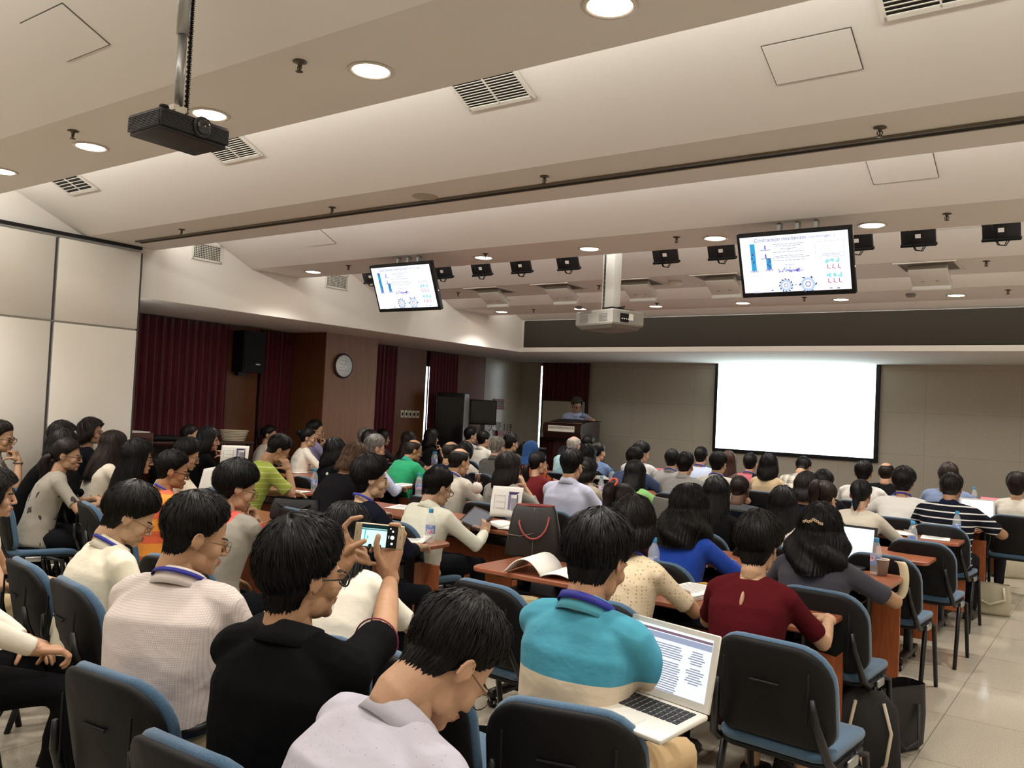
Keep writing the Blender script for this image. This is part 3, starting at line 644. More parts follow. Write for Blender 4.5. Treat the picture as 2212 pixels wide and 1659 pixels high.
def bottle_proto():
    t=thing('water_bottle','x','bottle',(0,-61,0))
    MB().add(P_lathe([(.026,0),(.031,.004),(.032,.02),(.030,.03),(.032,.04),(.032,.055),(.0315,.11),(.0325,.125),(.031,.14),(.022,.17),(.013,.188),(.0125,.2)],20),smooth=True).build('body',M_pet,t)
    V,F=P_cyl(.0324,.052,20); MB().add((V,F[:-2]),0,None,(0,0,.084),True).build('label_wrap',M_lab,t)
    MB().add(P_lathe([(.0145,.19),(.015,.193),(.015,.212),(.0135,.215)],16),smooth=True).build('cap',M_cap,t)
    return t
BOT=bottle_proto(); bused=[False]
def bottle(px,py,label,z=.75,sc=1):
    p=snap(at_z(px,py,z),.045)
    o=BOT if not bused[0] else copy_tree(BOT); bused[0]=True; o.location=(p[0],p[1],z+.001); o.rotation_euler=(0,0,rng.uniform(0,6)); o['label']=label; o['group']='clear water bottles with blue caps'; return o
for px,py,lb in ((928,1172,'large-looking water bottle on the near table corner beside the raised phone'),
 (678,1061,'water bottle in front of the person in the lime striped polo'),(1173,1117,'water bottle behind the dark handbag, left of the pale blue shirt'),
 (1321,1070,'water bottle between the pale blue shirt and the green tee'),(1461,1082,'water bottle with a red label left of the person in bright blue'),
 (866,1070,'water bottle at the hands of the person in navy'),(1049,1024,'water bottle by the person with the grey cardigan, standing near a brown cup'),
 (1031,1006,'water bottle in front of the person in the off-white shirt with bare crown'),(946,1008,'water bottle at the elbow of the person in the green polo'),
 (851,980,'small far water bottle left of the green polo'),(751,988,'water bottle behind the person in the flowered black blouse'),
 (950,986,'far water bottle in front of the person raising an arm'),(1928,1116,'water bottle beside the brown cup behind the striped navy tee'),
 (1842,1139,'rearmost of two water bottles near the thin grey blouse'),(1863,1143,'nearer of two water bottles near the thin grey blouse'),
 (1970,1191,'water bottle standing alone on the empty table end by the right aisle'),(2066,1161,'water bottle right of the bread, in front of the striped navy tee'),
 (1891,1241,'water bottle at the elbow of the person in slate grey'),(1692,1022,'far water bottle beside the cream blazer'),
 (2135,1078,'far water bottle next to the pink card by the aisle'),(1450,1236,'water bottle between the lace blouse and the blue top'),
 (1503,1026,'far water bottle among the grey shirts'),(1336,1050,'far water bottle left of the green tee')): bottle(px,py,lb)
M_cup=mat('cup_brown','#6f5548',.7); M_cupi=mat('cup_inside','#e6dcc8',.7)
def cup(px,py,label):
    p=snap(at_z(px,py,.75)); o=MB().add(P_lathe([(.028,0),(.0285,.002),(.039,.092)],22),0,smooth=True).add(P_lathe([(.0395,.09),(.041,.094),(.0395,.097),(.036,.096),(.030,.03)],22),1,smooth=True)
    o=o.build('paper_cup',[M_cup,M_cupi],loc=(p[0],p[1],.751)); tag(o,label,'cup','brown paper cups')
for a in ((656,1132,'brown paper cup beside the person in the grey and coral top'),(1948,1117,'brown paper cup right of a bottle behind the striped navy tee'),(1905,1243,'brown paper cup behind the bottle of the person in slate grey'),(2159,1098,'brown paper cup beside the white tee with a navy flower'),(1048,1042,'brown paper cup near the grey cardigan')): cup(*a)
M_text=mat('print_grey','#8f8f95',.8)
def sheet(px,py,label,rot=0,w=.21,h=.297,n=4,z=.75,name='paper_stack',cat='papers',curl=0,mt=None):
    p=snap(at_z(px,py,z),.13); t=thing(name,label,cat,(p[0],p[1],z+.0015),rotz=rot); m=MB()
    for k in range(n): m.box((rng.uniform(-.006,.006),rng.uniform(-.006,.006),.0012+.0024*k),(w,h,.0022),0,rz(rng.uniform(-.05,.05)))
    m.build('pages',mt or M_paper,t); q=MB()
    for k in range(9): q.box((-w*.05*rng.random(),h*.38-h*.085*k,.0024*n+.0012),(w*rng.uniform(.55,.8),.004,.0004))
    q.build('printed_lines',M_text,t); return t
def booklet(px,py,label,rot=0,w=.21,h=.29,arch=.05,z=.75):
    p=snap(at_z(px,py,z),.15); t=thing('open_booklet',label,'booklet',(p[0],p[1],z+.001),rotz=rot); m=MB()
    for s in (-1,1):
        G=[[(s*w*u,-h/2+h*v,.004+(arch if s<0 else arch*.35)*sin(pi*min(1,u*1.05))**.8+.006*(1-u)) for u in np.linspace(0,1,12)] for v in (0,.5,1)]
        m.add(P_sheet(G,.006),smooth=True)
    m.build('pages',M_paper,t); return t
booklet(1190,1240,'open white booklet with arched pages beside the dark handbag',rot=.15,arch=.075)
booklet(1093,1140,'open booklet lying in front of the dark handbag by the tablet',rot=.2,arch=.02)
sheet(905,1163,'white printed sheets on the near table corner behind the phone',.5,n=3)
sheet(1493,1283,'stack of white papers on the table next to the maroon blouse',-.15,n=10)
sheet(1522,1268,'yellow folder under the white stack next to the maroon blouse',-.35,n=2,name='paper_folder',cat='folder',mt=mat('folder_yellow','#c29a3e',.6),z=.748)
sheet(648,1066,'loose white papers under the elbow of the lime striped polo',.3,n=3)
sheet(898,1052,'printed handout in front of the person in the pale blue striped shirt',.2,n=4)
sheet(888,1095,'white paper in front of the person in navy',.3,n=2)
sheet(1932,1128,'white papers on the table in front of the thin grey blouse',.2,n=3)
sheet(2022,1162,'clear sleeve with papers under the bread by the aisle',.1,n=1)
sheet(1976,1136,'small pile of papers left of the striped navy tee',.0,n=6,w=.1,h=.16)
sheet(1215,1075,'white page near the bottle left of the pale blue shirt',.1,n=2)
booklet(1903,1157,'open magazine on the table behind the slate grey top',rot=.3,arch=.03)
tag(MB().rbox((0,0,.03),(.09,.05,.012),.004).build('highlighter_note',mat('note_yellow','#d9cf3a',.6),loc=tuple(at_z(1897,1136,.775)),rot=(0,0,.5)),'yellow sticky pad on the open magazine','note pad')
sheet(506,1000,'printed sheet lying before the person in the black tee',.2,n=3)
def standing_sheet(px,py,y,label,w,h,rot,name='printed_sheet',purple=True):
    p=at_y(px,py,y); t=thing(name,label,'papers',tuple(p),rotz=rot); G=[[(-w/2+w*u,.05*(v**2)*1.2+.02*sin(pi*u),h*v) for u in np.linspace(0,1,10)] for v in np.linspace(0,1,8)]
    MB().add(P_sheet(G,.003),smooth=True).build('page',M_paper,t); q=MB()
    def g(cx,cz,w_,h_,k): 
        v=cz/h; q.box((cx,.06*v*v-.004+.018*sin(pi*(cx/w+.5)),cz),(w_,.0015,h_),k,rx(-.12))
    if purple:
        g(w*.22,h*.80,w*.34,h*.09,0); g(w*.09,h*.50,w*.08,h*.5,1); g(w*.25,h*.45,w*.18,h*.4,2); g(w*.36,h*.5,w*.03,h*.55,0)
    for k in range(3): g(-w*.22,h*(.3+.2*k),w*.34,.002,2)
    g(-w*.05,h*.5,.002,h*.5,2); g(-w*.39,h*.5,.002,h*.5,2)
    q.build('printed_figure',[mat('print_purple','#4b3d6b',.7),mat('print_mauve','#8d82a8',.7),mat('print_line','#a09ea8',.8)],t); return t
standing_sheet(1090,1118,4.62,'upright handout page with a purple figure in front of the grey cardigan',.21,.20,RAD(20))
standing_sheet(505,1001,5.2,'upright printed page with a purple table before the person in the black tee',.26,.17,RAD(45))
M_pink=mat('pink_card','#e58a94',.7)
def card(px,py,y,label,w=.2):
    p=at_y(px,py,y); p[2]=.751; p=snap(p,.1); t=thing('name_card',label,'name card',tuple(p),rotz=rng.uniform(-.1,.1),group='folded pink name cards')
    MB().add(P_loft([[(-w/2,-.045,0),(-w/2,.045,0),(-w/2,0,.13)],[(w/2,-.045,0),(w/2,.045,0),(w/2,0,.13)]])).build('card',M_pink,t); q=MB()
    for k in range(4): q.box((-.05+.034*k,-.026,.05),(.02,.002,.026),0,rx(-.42))
    q.build('writing',mat('card_writing','#b06a70',.7),t)
for a in ((1192,1004,11.2,'folded pink name card left of the pale cyan tee'),(1330,1016,11.3,'folded pink name card in front of the navy blue tee',.24),(1353,1002,11.2,'folded pink name card behind the person in white turning sideways'),(1430,1009,11.2,'small folded pink name card before the grey shirts'),(2140,1073,11.2,'folded pink name card by the aisle in front of the flowered white tee'),(1061,985,11.2,'folded pink name card beside the person in the grey jacket'),(1600,1030,11.3,'folded pink name card below the screen near the pink shirt')): card(*a)
# laptops and tablets
def laptop(loc,rotz,label,w=.31,d=.21,ang=105,col='#d9d6cc',scr=('#f4f6ff',1.4),tilt=(0,0),keys=True,bez='#d9d6cc',lines=False,name='laptop'):
    t=thing(name,label,'laptop',tuple(loc),rot=(tilt[0],tilt[1],rotz)); mc=mat('laptop_'+col,col,.35,.3 if col!='#1c1d20' else 0)
    MB().rbox((0,0,.008),(w,d,.016),.006).build('base',mc,t)
    if keys:
        k=MB()
        for i in range(5):
            for j in range(13): k.box((-w*.43+w*.86*(j+.5)/13,d*.36-.018*i,.0165),(w*.86/13*.82,.0145,.003))
        k.build('keyboard',mat('keys_black','#1b1b1d',.5),t); MB().box((0,-d*.3,.0163),(w*.34,d*.28,.001)).build('touchpad',mc,t)
    a=RAD(ang-90); Rr=rx(-a); hh=d*1.0
    hinge=np.array((0,d/2,.014)); lid=MB().rbox(hinge+Rr@np.array((0,.004,hh/2)),(w,.008,hh),.003,1,0,Rr); lid=lid.build('lid',mc,t)
    MB().box(hinge+Rr@np.array((0,-.001,hh/2)),(w-.004,.003,hh-.004),0,Rr).build('bezel',mat('bezel_'+bez,bez,.4),lid)
    MB().box(hinge+Rr@np.array((0,-.003,hh/2+.004)),(w-.036,.002,hh-.04),0,Rr).build('screen',emis('lap_'+scr[0]+str(scr[1]),*scr),lid)
    if lines:
        q=MB(); r=random.Random(4)
        q.box(hinge+Rr@np.array((0,-.0045,hh-.026)),(w-.036,.001,.007),0,Rr); q.box(hinge+Rr@np.array((0,-.0045,hh-.04)),(w-.036,.001,.016),1,Rr)
        for k in range(20):
            if k in (6,): continue
            z=hh-.06-.0065*k; q.box(hinge+Rr@np.array((-w*.1,-.0045,z)),(w*r.uniform(.42,.5),.001,.003),2,Rr); 
            if k<14: q.box(hinge+Rr@np.array((w*.3,-.0045,z)),(w*r.uniform(.1,.2),.001,.003),2,Rr)
        q.build('document_text',[emis('doc_bar','#9a7f8c',.35),emis('doc_tool','#a9b3cc',.45),emis('doc_line','#9fa9bd',.4)],lid)
    return t
p=at_z(228,1049,.75); laptop((p[0],p[1],.751),RAD(20),'open laptop with a pale blue document at the curtain-side table end',scr=('#b9cdf2',.45),col='#6b6d73',bez='#2a2d38',ang=108)
p=at_z(1822,1222,.75); laptop((p[0]-.02,p[1],.751),RAD(-4),'dark framed laptop with a blank white screen before the person in slate grey',col='#1c1d20',bez='#1c1d20',scr=('#f1f4ff',.8),ang=102,w=.34,d=.23)
p=at_z(2112,1128,.75); laptop((p[0],p[1],.751),RAD(10),'white laptop opened in front of the person in the striped navy tee',scr=('#eef2ff',.8),ang=108)
p=at_z(1432,1052,.75); laptop((p[0],p[1],.751),RAD(5),'dark laptop open in front of the person in the navy blue tee',col='#1c1d20',bez='#1c1d20',scr=('#c9c4ec',.55),ang=112,w=.28,d=.2)
p=at_z(1632,1062,.75); laptop((p[0],p[1],.751),RAD(-15),'dark laptop turned off beside the person with cropped hair',col='#1c1d20',bez='#1c1d20',scr=('#3a4652',.2),ang=100,w=.3,d=.2)
p=at_z(1590,1160,.75); laptop((p[0]-.03,p[1],.751),RAD(-15),'small dark netbook in front of the person in bright blue',col='#1c1d20',bez='#1c1d20',scr=('#20262c',.15),ang=100,w=.26,d=.18)
p=at_z(1425,1192,.75); t=thing('grey_monitor','grey screen seen from behind between the lace blouse and the blue top','monitor',(p[0],p[1]+.05,.751),rotz=RAD(-30)); MB().rbox((0,0,.19),(.34,.02,.3),.01,2,0,rx(-.2)).build('panel',mat('monitor_grey','#6d6d68',.4),t); MB().rbox((0,.0,.02),(.36,.14,.035),.015).build('base',M_dark,t)
# bread, phones, pens
t=thing('bread_bag','bag with two bread rolls on the table by the aisle','bread',tuple(at_z(2000,1150,.754)),rotz=.2); b=MB()
for k,(x,y) in enumerate(((-.05,0),(.06,.01))): b.add(P_ell(16,10),k,None,(x,y,.03),True,(.06,.045,.03))
b.build('rolls',[mat('bread_pale','#cfa978',.7),mat('bread_glazed','#a3552b',.5)],t); MB().rbox((.0,0,.003),(.34,.2,.004),.001).build('plastic_sleeve',mat('sleeve_clear','#cfcabf',.2,trans=.5,ior=1.05),t)
for px,py,lb in ((2040,1156,'black pen lying beside the bread rolls'),(1918,1100,'dark pen on the far table')): tag(MB().tube([(-.07,0,.006),(.07,0,.006)],.005,8).build('pen',M_dark,loc=tuple(at_z(px,py,.75)),rot=(0,0,rng.uniform(-.5,.5))),lb,'pen')
for px,py,lb in ((2055,1161,'dark mobile phone near the bottle by the bread'),(905,1099,'dark mobile phone on the table edge before the navy top'),(1325,1060,'dark mobile phone near the green tee')): tag(MB().rbox((0,0,.005),(.07,.14,.009),.004).build('mobile_phone',M_dark,loc=tuple(at_z(px,py,.75)),rot=(0,0,1.2)),lb,'phone')
# ================================================================== BAGS
def ringq(w,d,z,r=.3,n=24,cx=0,cy=0):
    out=[]
    for i in range(n):
        a=2*pi*i/n; c,s=cos(a),sin(a); k=.32
        out.append((cx+w/2*np.sign(c)*abs(c)**k,cy+d/2*np.sign(s)*abs(s)**k,z))
    return out
def bag(name,label,loc,rotz,rings,mcol,handles=(),hcol=None,hr=.008,rough=.7,noisea=.008,seed=0,cat='bag',rot=None):
    t=thing(name,label,cat,tuple(loc),rotz=rotz,rot=rot); V,F=P_loft([ringq(*r) for r in rings]); r=Vector((seed*3.1,seed,0))
    V=np.array([v+noisea*np.array(noise.noise_vector(Vector(v)*9+r)) for v in V]); m=mat('bag_'+mcol,mcol,rough,bump=(300,.1)); F=F[:-1]
    MB().add((V,F),smooth=True).add((V*np.array((.985,.96,1))+np.array((0,0,.002)),[tuple(reversed(f)) for f in F[:-0 or None]]),smooth=True).build('body',m,t)
    for h in handles: MB().tube(h,hr,7).build('handle',mat('bagh_'+(hcol or mcol),hcol or mcol,.6),t)
    return t
p=at_z(1152,1200,.75)
t=bag('leather_handbag','dark brown leather handbag with red edged straps on the table','#2f2725' and tuple((p[0],p[1]-.0,.751)),RAD(28),[(.34,.15,0),(.345,.155,.012),(.31,.13,.15),(.26,.09,.27),(.23,.06,.30)],'#211c1a',
 [[(-.09,.03+.0,.24)]+[(-.09+.09*(1-cos(a))*1.0,-.07-.02*sin(a),.24-.13*sin(a)) for a in np.linspace(.3,pi-.3,9)]+[(.09,-.05,.24)],[(-.1,.05,.25)]+[(-.1+.1*(1-cos(a)),.07,.25+.0-.09*sin(a)) for a in np.linspace(.3,pi-.3,9)]],'#9c4a48',.0065,.45,.006,1)
MB().tube([(.115*s if False else x,y,.302) for x,y in [(.115*cos(a),.034*sin(a)) for a in np.linspace(0,2*pi,20)]],.005,6).build('red_trim',mat('bagh_#9c4a48','#9c4a48',.6),t)
st=MB(); st.tube([(0,-.08,.01),(0,-.062,.15),(0,-.04,.29)],.002,5); st.tube([(-.165,-.07,.13),(-.08,-.072,.12),(0,-.07,.14)],.002,5); st.build('stitching',mat('stitch','#8d8078',.7),t)
bag('canvas_tote','cream canvas tote hanging below the table edge beside the teal polo',(-2.62,3.60,.33),RAD(20),[(.30,.05,0),(.34,.08,.03),(.38,.09,.25),(.42,.10,.33)],'#cdbd97',[[(-.1,-.055,.3),(-.11,-.08,.12),(-.08,-.085,-.02),(-.02,-.085,-.02),(0,-.08,.12),(.0,-.055,.3)]],'#cdbd97',.014,.85,.014,2)
bag('black_handbag','tall open black leather bag standing on the floor by the right aisle',tuple(at_z(1922,1618,0)),RAD(60),[(.30,.12,0),(.34,.15,.03),(.36,.16,.18),(.38,.12,.33)],'#141413',[[(-.1,-.08,.24),(-.12,-.12,.12),(-.04,-.13,.05),(.06,-.12,.08),(.1,-.08,.24)]],'#1c1c1b',.009,.5,.012,3)
bag('travel_backpack','black backpack with cream buckles on the floor by the empty chair',tuple(at_z(1862,1668,0)),RAD(20),[(.28,.18,0),(.32,.22,.04),(.31,.22,.2),(.26,.18,.33),(.14,.1,.40)],'#1d1a19',[[(-.05,-.1,.36),(-.08,-.14,.24),(-.02,-.15,.1),(.0,-.12,.05)],[(.07,-.1,.36),(.1,-.14,.24),(.08,-.15,.1),(.05,-.12,.05)]],'#b9ab92',.008,.8,.016,4)
bag('shoulder_bag','slumped black shoulder bag on the floor under the empty front chair',tuple(at_z(1765,1720,0)),RAD(-10),[(.34,.2,0),(.38,.24,.04),(.34,.2,.14),(.2,.1,.2)],'#100f10',[[(-.1,-.05,.17),(-.14,-.16,.2),(0,-.2,.16),(.12,-.1,.17)]],'#100f10',.01,.6,.02,5)
bag('canvas_tote','cream canvas tote with grey print under the aisle chair by the flowered white tee',tuple(at_z(2188,1248,0)),RAD(25),[(.36,.12,0),(.38,.15,.03),(.37,.13,.2),(.36,.07,.36)],'#b5ad97',[[(-.09,-.05,.33),(-.08,-.06,.42),(.0,-.05,.44),(.07,-.05,.33)]],'#c4bca6',.011,.85,.014,6)
bag('canvas_tote','slouching cream canvas tote on the floor behind the striped navy tee',tuple(at_z(2140,1326,0)),RAD(10),[(.3,.12,0),(.32,.15,.03),(.31,.13,.16),(.28,.1,.27)],'#b5ad97',[[(-.1,-.05,.25),(-.12,-.08,.14),(-.02,-.1,.1),(.1,-.09,.15),(.09,-.05,.25)]],'#c4bca6',.011,.85,.016,7)
p=at_z(640,1122,.75); bag('black_shoulder_bag','black shoulder bag on the table behind the grey and coral top',(p[0],p[1],.751),RAD(30),[(.36,.12,0),(.38,.14,.02),(.37,.13,.1),(.33,.09,.15)],'#141415',[[(-.12,-.07,.12),(0,-.09,.06),(.12,-.07,.12)]],'#1d1d1e',.01,.6,.012,8)
bag('dark_backpack','dark backpack on the floor between the lavender shirt and the teal polo',(-1.95,2.55,0),RAD(30),[(.3,.2,0),(.34,.24,.05),(.32,.22,.28),(.24,.16,.42)],'#17171a',[[(-.08,-.12,.4),(-.1,-.17,.25),(-.07,-.14,.08)],[(.08,-.12,.4),(.1,-.17,.25),(.07,-.14,.08)]],'#1f1f22',.016,.7,.014,9)
# cream strap over the aisle chair
t=thing('canvas_strap_bag','cream canvas bag strap looped over the aisle chair behind the slate grey top','bag',tuple(at_y(1940,1250,5.46)),rotz=RAD(10)); G=[[( .03*cos(a)+u*.05-.02, -.02+.05*sin(a*.5), .10*sin(a)) for u in np.linspace(0,1,3)] for a in np.linspace(-1.9,1.7,14)]
MB().add(P_sheet(G,.006),smooth=True).build('strap',mat('strap_cream','#d6c9a8',.85),t); MB().tube([(-.0,-.02,-.08),(-.05,-.04,-.12),(-.09,-.03,-.10)],.006,6).build('loop',mat('strap_cream','#d6c9a8',.85),t)
t=thing('crossbody_ball','round white object hanging at the table before the grey cardigan','bag',tuple(at_y(1030,1054,5.6))); MB().add(P_ell(18,12),0,None,(0,0,0),True,(.048,.048,.05)).build('body',mat('white_bag','#d9d4cb',.5),t); MB().tube([(-.02,0,.045),(0,0,.1),(.02,0,.045)],.005,6).build('handle',M_dark,t)
# ================================================================== PEOPLE
def fast_mesh(name, V, Q, mi=None, mats=()):
    me=bpy.data.meshes.new(name); V=np.ascontiguousarray(V,dtype=np.float32); Q=np.ascontiguousarray(Q,dtype=np.int32)
    me.vertices.add(len(V)); me.vertices.foreach_set('co',V.ravel()); me.loops.add(Q.size); me.loops.foreach_set('vertex_index',Q.ravel())
    me.polygons.add(len(Q)); me.polygons.foreach_set('loop_start',np.arange(0,Q.size,4,dtype=np.int32))
    me.polygons.foreach_set('loop_total',np.full(len(Q),4,dtype=np.int32))
    if mi is not None: me.polygons.foreach_set('material_index',np.asarray(mi,dtype=np.int32))
    me.polygons.foreach_set('use_smooth',np.ones(len(Q),dtype=bool))
    for m in mats: me.materials.append(m)
    me.update(calc_edges=True); return me
def remesh(mb, vox, it=4, disp=None):
    me=bpy.data.meshes.new('t'); me.from_pydata(np.concatenate(mb.V).tolist(),[],mb.F); o=bpy.data.objects.new('t',me); COL.objects.link(o)
    md=o.modifiers.new('r','REMESH'); md.mode='VOXEL'; md.voxel_size=vox
    if it: s=o.modifiers.new('s','SMOOTH'); s.factor=.5; s.iterations=it
    ev=o.evaluated_get(bpy.context.evaluated_depsgraph_get()); m=ev.to_mesh()
    V=np.empty(len(m.vertices)*3,np.float32); m.vertices.foreach_get('co',V); V=V.reshape(-1,3)
    Q=np.empty(len(m.loops),np.int32); m.loops.foreach_get('vertex_index',Q); Q=Q.reshape(-1,4)
    if disp:
        Nn=np.empty(len(V)*3,np.float32); m.vertices.foreach_get('normal',Nn); V=V+Nn.reshape(-1,3)*disp(V)[:,None]
    ev.to_mesh_clear(); bpy.data.objects.remove(o); bpy.data.meshes.remove(me); return V.astype(float),Q
def caps(mb, pts, rad, n=12):
    """closed tapered limb with round ends"""
    P=[np.array(p,float) for p in pts]; t0=nz(P[0]-P[1]); t1=nz(P[-1]-P[-2])
    pp=[P[0]+t0*rad[0]*.98,P[0]+t0*rad[0]*.7]+P+[P[-1]+t1*rad[-1]*.7,P[-1]+t1*rad[-1]*.98]
    rr=[rad[0]*.2,rad[0]*.7]+list(rad)+[rad[-1]*.7,rad[-1]*.2]
    mb.add(P_tube(pp,rr,n))
def wrinkle(seed, amp, k=1.0):
    r=np.random.default_rng(seed); D=r.normal(size=(9,3)); D[:,2]*=1.4; D/=np.linalg.norm(D,axis=1)[:,None]; Fq=r.uniform(14,46,9)*k; Ph=r.uniform(0,6,9); A=r.uniform(.4,1,9)*(22/Fq)**.8
    D2=r.normal(size=(4,3)); P2=r.uniform(0,6,4)
    def f(V):
        w=sum(np.sin(V@D2[i]*9+P2[i]) for i in range(4))*.35
        s=sum(A[i]*(1-2*np.abs(np.sin(.5*(V@D[i]*Fq[i]+Ph[i]+1.6*w)))**.8) for i in range(9)); return amp*s/3
    return f
# ------------------------------------------------------------------ head and hand masters
def make_head(sex, vox=.0052):
    m=MB(); f=sex=='f'; k=.94 if f else 1
    m.ell((0,-.006,.105),(.075*k,.094*k,.088*k),20,14); m.ell((0,.03,.075),(.064*k,.064,.082*k),18,12)
    m.ell((0,.046,.008),(.05*k,.047,.046),16,10); m.ell((0,.082,-.020),(.021 if not f else .016,.018,.017),12,8)
    for s in (-1,1):
        m.ell((s*.040,.060,.042),(.024,.027,.027),12,8); m.ell((s*.029,.085,.085),(.026,.013,.008),12,8)
        m.ell((s*.031,.082,.069),(.016,.011,.0095),12,8); m.ell((s*.0115,.100,.037),(.0085,.010,.0072),10,8)
        m.add(P_ell(14,10),0,rz(s*.35),(s*.0775*k,-.006,.060),False,(.008,.016,.027))
        m.tube([(s*(.081+.0035*(1-cos(a)))*k,-.010+.017*cos(a),.062+.028*sin(a)) for a in np.linspace(-.3,3.9,12)],.0045,6)
        m.ell((s*.043,.024,.004),(.015,.030,.030),12,8)
    caps(m,[(0,.096,.078),(0,.106,.057),(0,.1115,.042)],[.0085,.0100,.0112],10)
    m.ell((0,.097,.0155),(.022,.012,.0058),12,8); m.ell((0,.095,.004),(.019,.012,.0068),12,8)
    nr=.049 if f else .056
    caps(m,[(0,-.012,.045),(0,-.024,-.01),(0,-.030,-.055)],[nr*.98,nr,nr*.98],16)
    V,Q=remesh(m,vox,2); c=V[Q].mean(axis=1); mi=np.zeros(len(Q),int); ax=np.abs(c[:,0])
    mi[(ax<.021)&(c[:,2]>-.001)&(c[:,2]<.020)&(c[:,1]>.094)]=1
    mi[(ax>.012)&(ax<.052)&(np.abs(c[:,2]-.089-.05*(.03-np.abs(ax-.03))*.5)<.0032)&(c[:,1]>.07)]=2
    ex=(ax-.034)/.0105; ez=(c[:,2]-.069)/.0042; mi[(ex**2+ez**2<1)&(c[:,1]>.08)]=3
    return V,Q,mi
def hand_chain(m, base, d, up, lens, rads, curls):
    p=np.array(base,float); d=nz(d); up=nz(np.array(up)-np.dot(up,d)*d); side=np.cross(d,up); pts=[p]
    for L,c in zip(lens,curls):
        a=RAD(c); d=nz(d*cos(a)-up*sin(a)); up=np.cross(side,d); p=p+d*L; pts.append(p)
    caps(m,pts,rads,9); return pts
HANDPOSE=dict(relax=((18,28,18),(14,.55)),flat=((4,8,5),(6,.4)),fist=((72,92,55),(30,.9)),grip=((42,52,32),(22,.8)),pinch=((35,60,25),(38,.9)),type=((22,38,24),(14,.5)))
def make_hand(pose):
    cu,(tc_,to)=HANDPOSE[pose]; m=MB()
    m.rbox((0,.047,0),(.074,.088,.026),.012,3); caps(m,[(0,-.03,0),(0,.02,0)],[.025,.027],10); m.ell((-.026,.03,-.006),(.017,.03,.016),10,8)
    for i,(x,L) in enumerate(((-.0285,.92),(-.0095,1.0),(.0095,.94),(.0275,.76))):
        hand_chain(m,(x,.088-.004*abs(i-1.2),0),(.06*(i-1.3),1,0),(0,0,1),(.042*L,.026*L,.021*L),(.0094,.0088,.0082,.0072),[c*(1+.09*(i-1.5)) for c in cu])
    hand_chain(m,(-.03,.024,-.006),(-.75,.62,-.28),(.35,.2,.9),(.036,.031,.024),(.0125,.0105,.0096,.008),(tc_*.4,tc_,tc_))
    V,Q=remesh(m,.0042,1); return V,Q
HEADS={'m':make_head('m'),'f':make_head('f')}; HANDS={k:make_hand(k) for k in HANDPOSE}
# ------------------------------------------------------------------ hair
HC=np.array((0,-.006,.105)); HR=np.array((.076,.096,.089))
def sm(a,b,x): t=np.clip((x-a)/(b-a),0,1); return t*t*(3-2*t)
NAPE=dict(br=(96,124),curl=0,flare=0,nape=1)
STY=dict( # front,temple,side,behind ear,nape hairline | thickness top, side, nape | length | start angle
 short=dict(h=(80,86,106,108,110),t=(.026,.013,.010),L=.052,**NAPE), vol=dict(h=(84,90,109,110,112),t=(.036,.027,.020),L=.070,**NAPE), pixie=dict(h=(86,93,110,112,112),t=(.034,.028,.019),L=.066,**NAPE),
 buzz=dict(h=(76,82,100,104,108),t=(.008,.005,.004),L=.035,**NAPE), thin=dict(h=(78,84,102,106,110),t=(.016,.012,.009),L=.05,**NAPE),
 bald=dict(h=(60,70,106,108,110),t=(.010,.014,.011),start=(62,60,46,40,34),L=.05,**NAPE), bob=dict(h=(84,92,98,98,98),t=(.03,.03,.03),L=.105,curl=-.9,flare=.012),
 bobl=dict(h=(84,92,98,98,98),t=(.032,.032,.034),L=.16,curl=-.4,flare=.02), long=dict(h=(84,92,98,98,98),t=(.026,.024,.026),L=.32,curl=0,flare=.018), wavy=dict(h=(84,92,98,98,98),t=(.036,.036,.04),L=.22,curl=0,flare=.05,wav=.014),
 tight=dict(h=(82,88,104,108,110),t=(.015,.013,.009),L=.04,**NAPE))
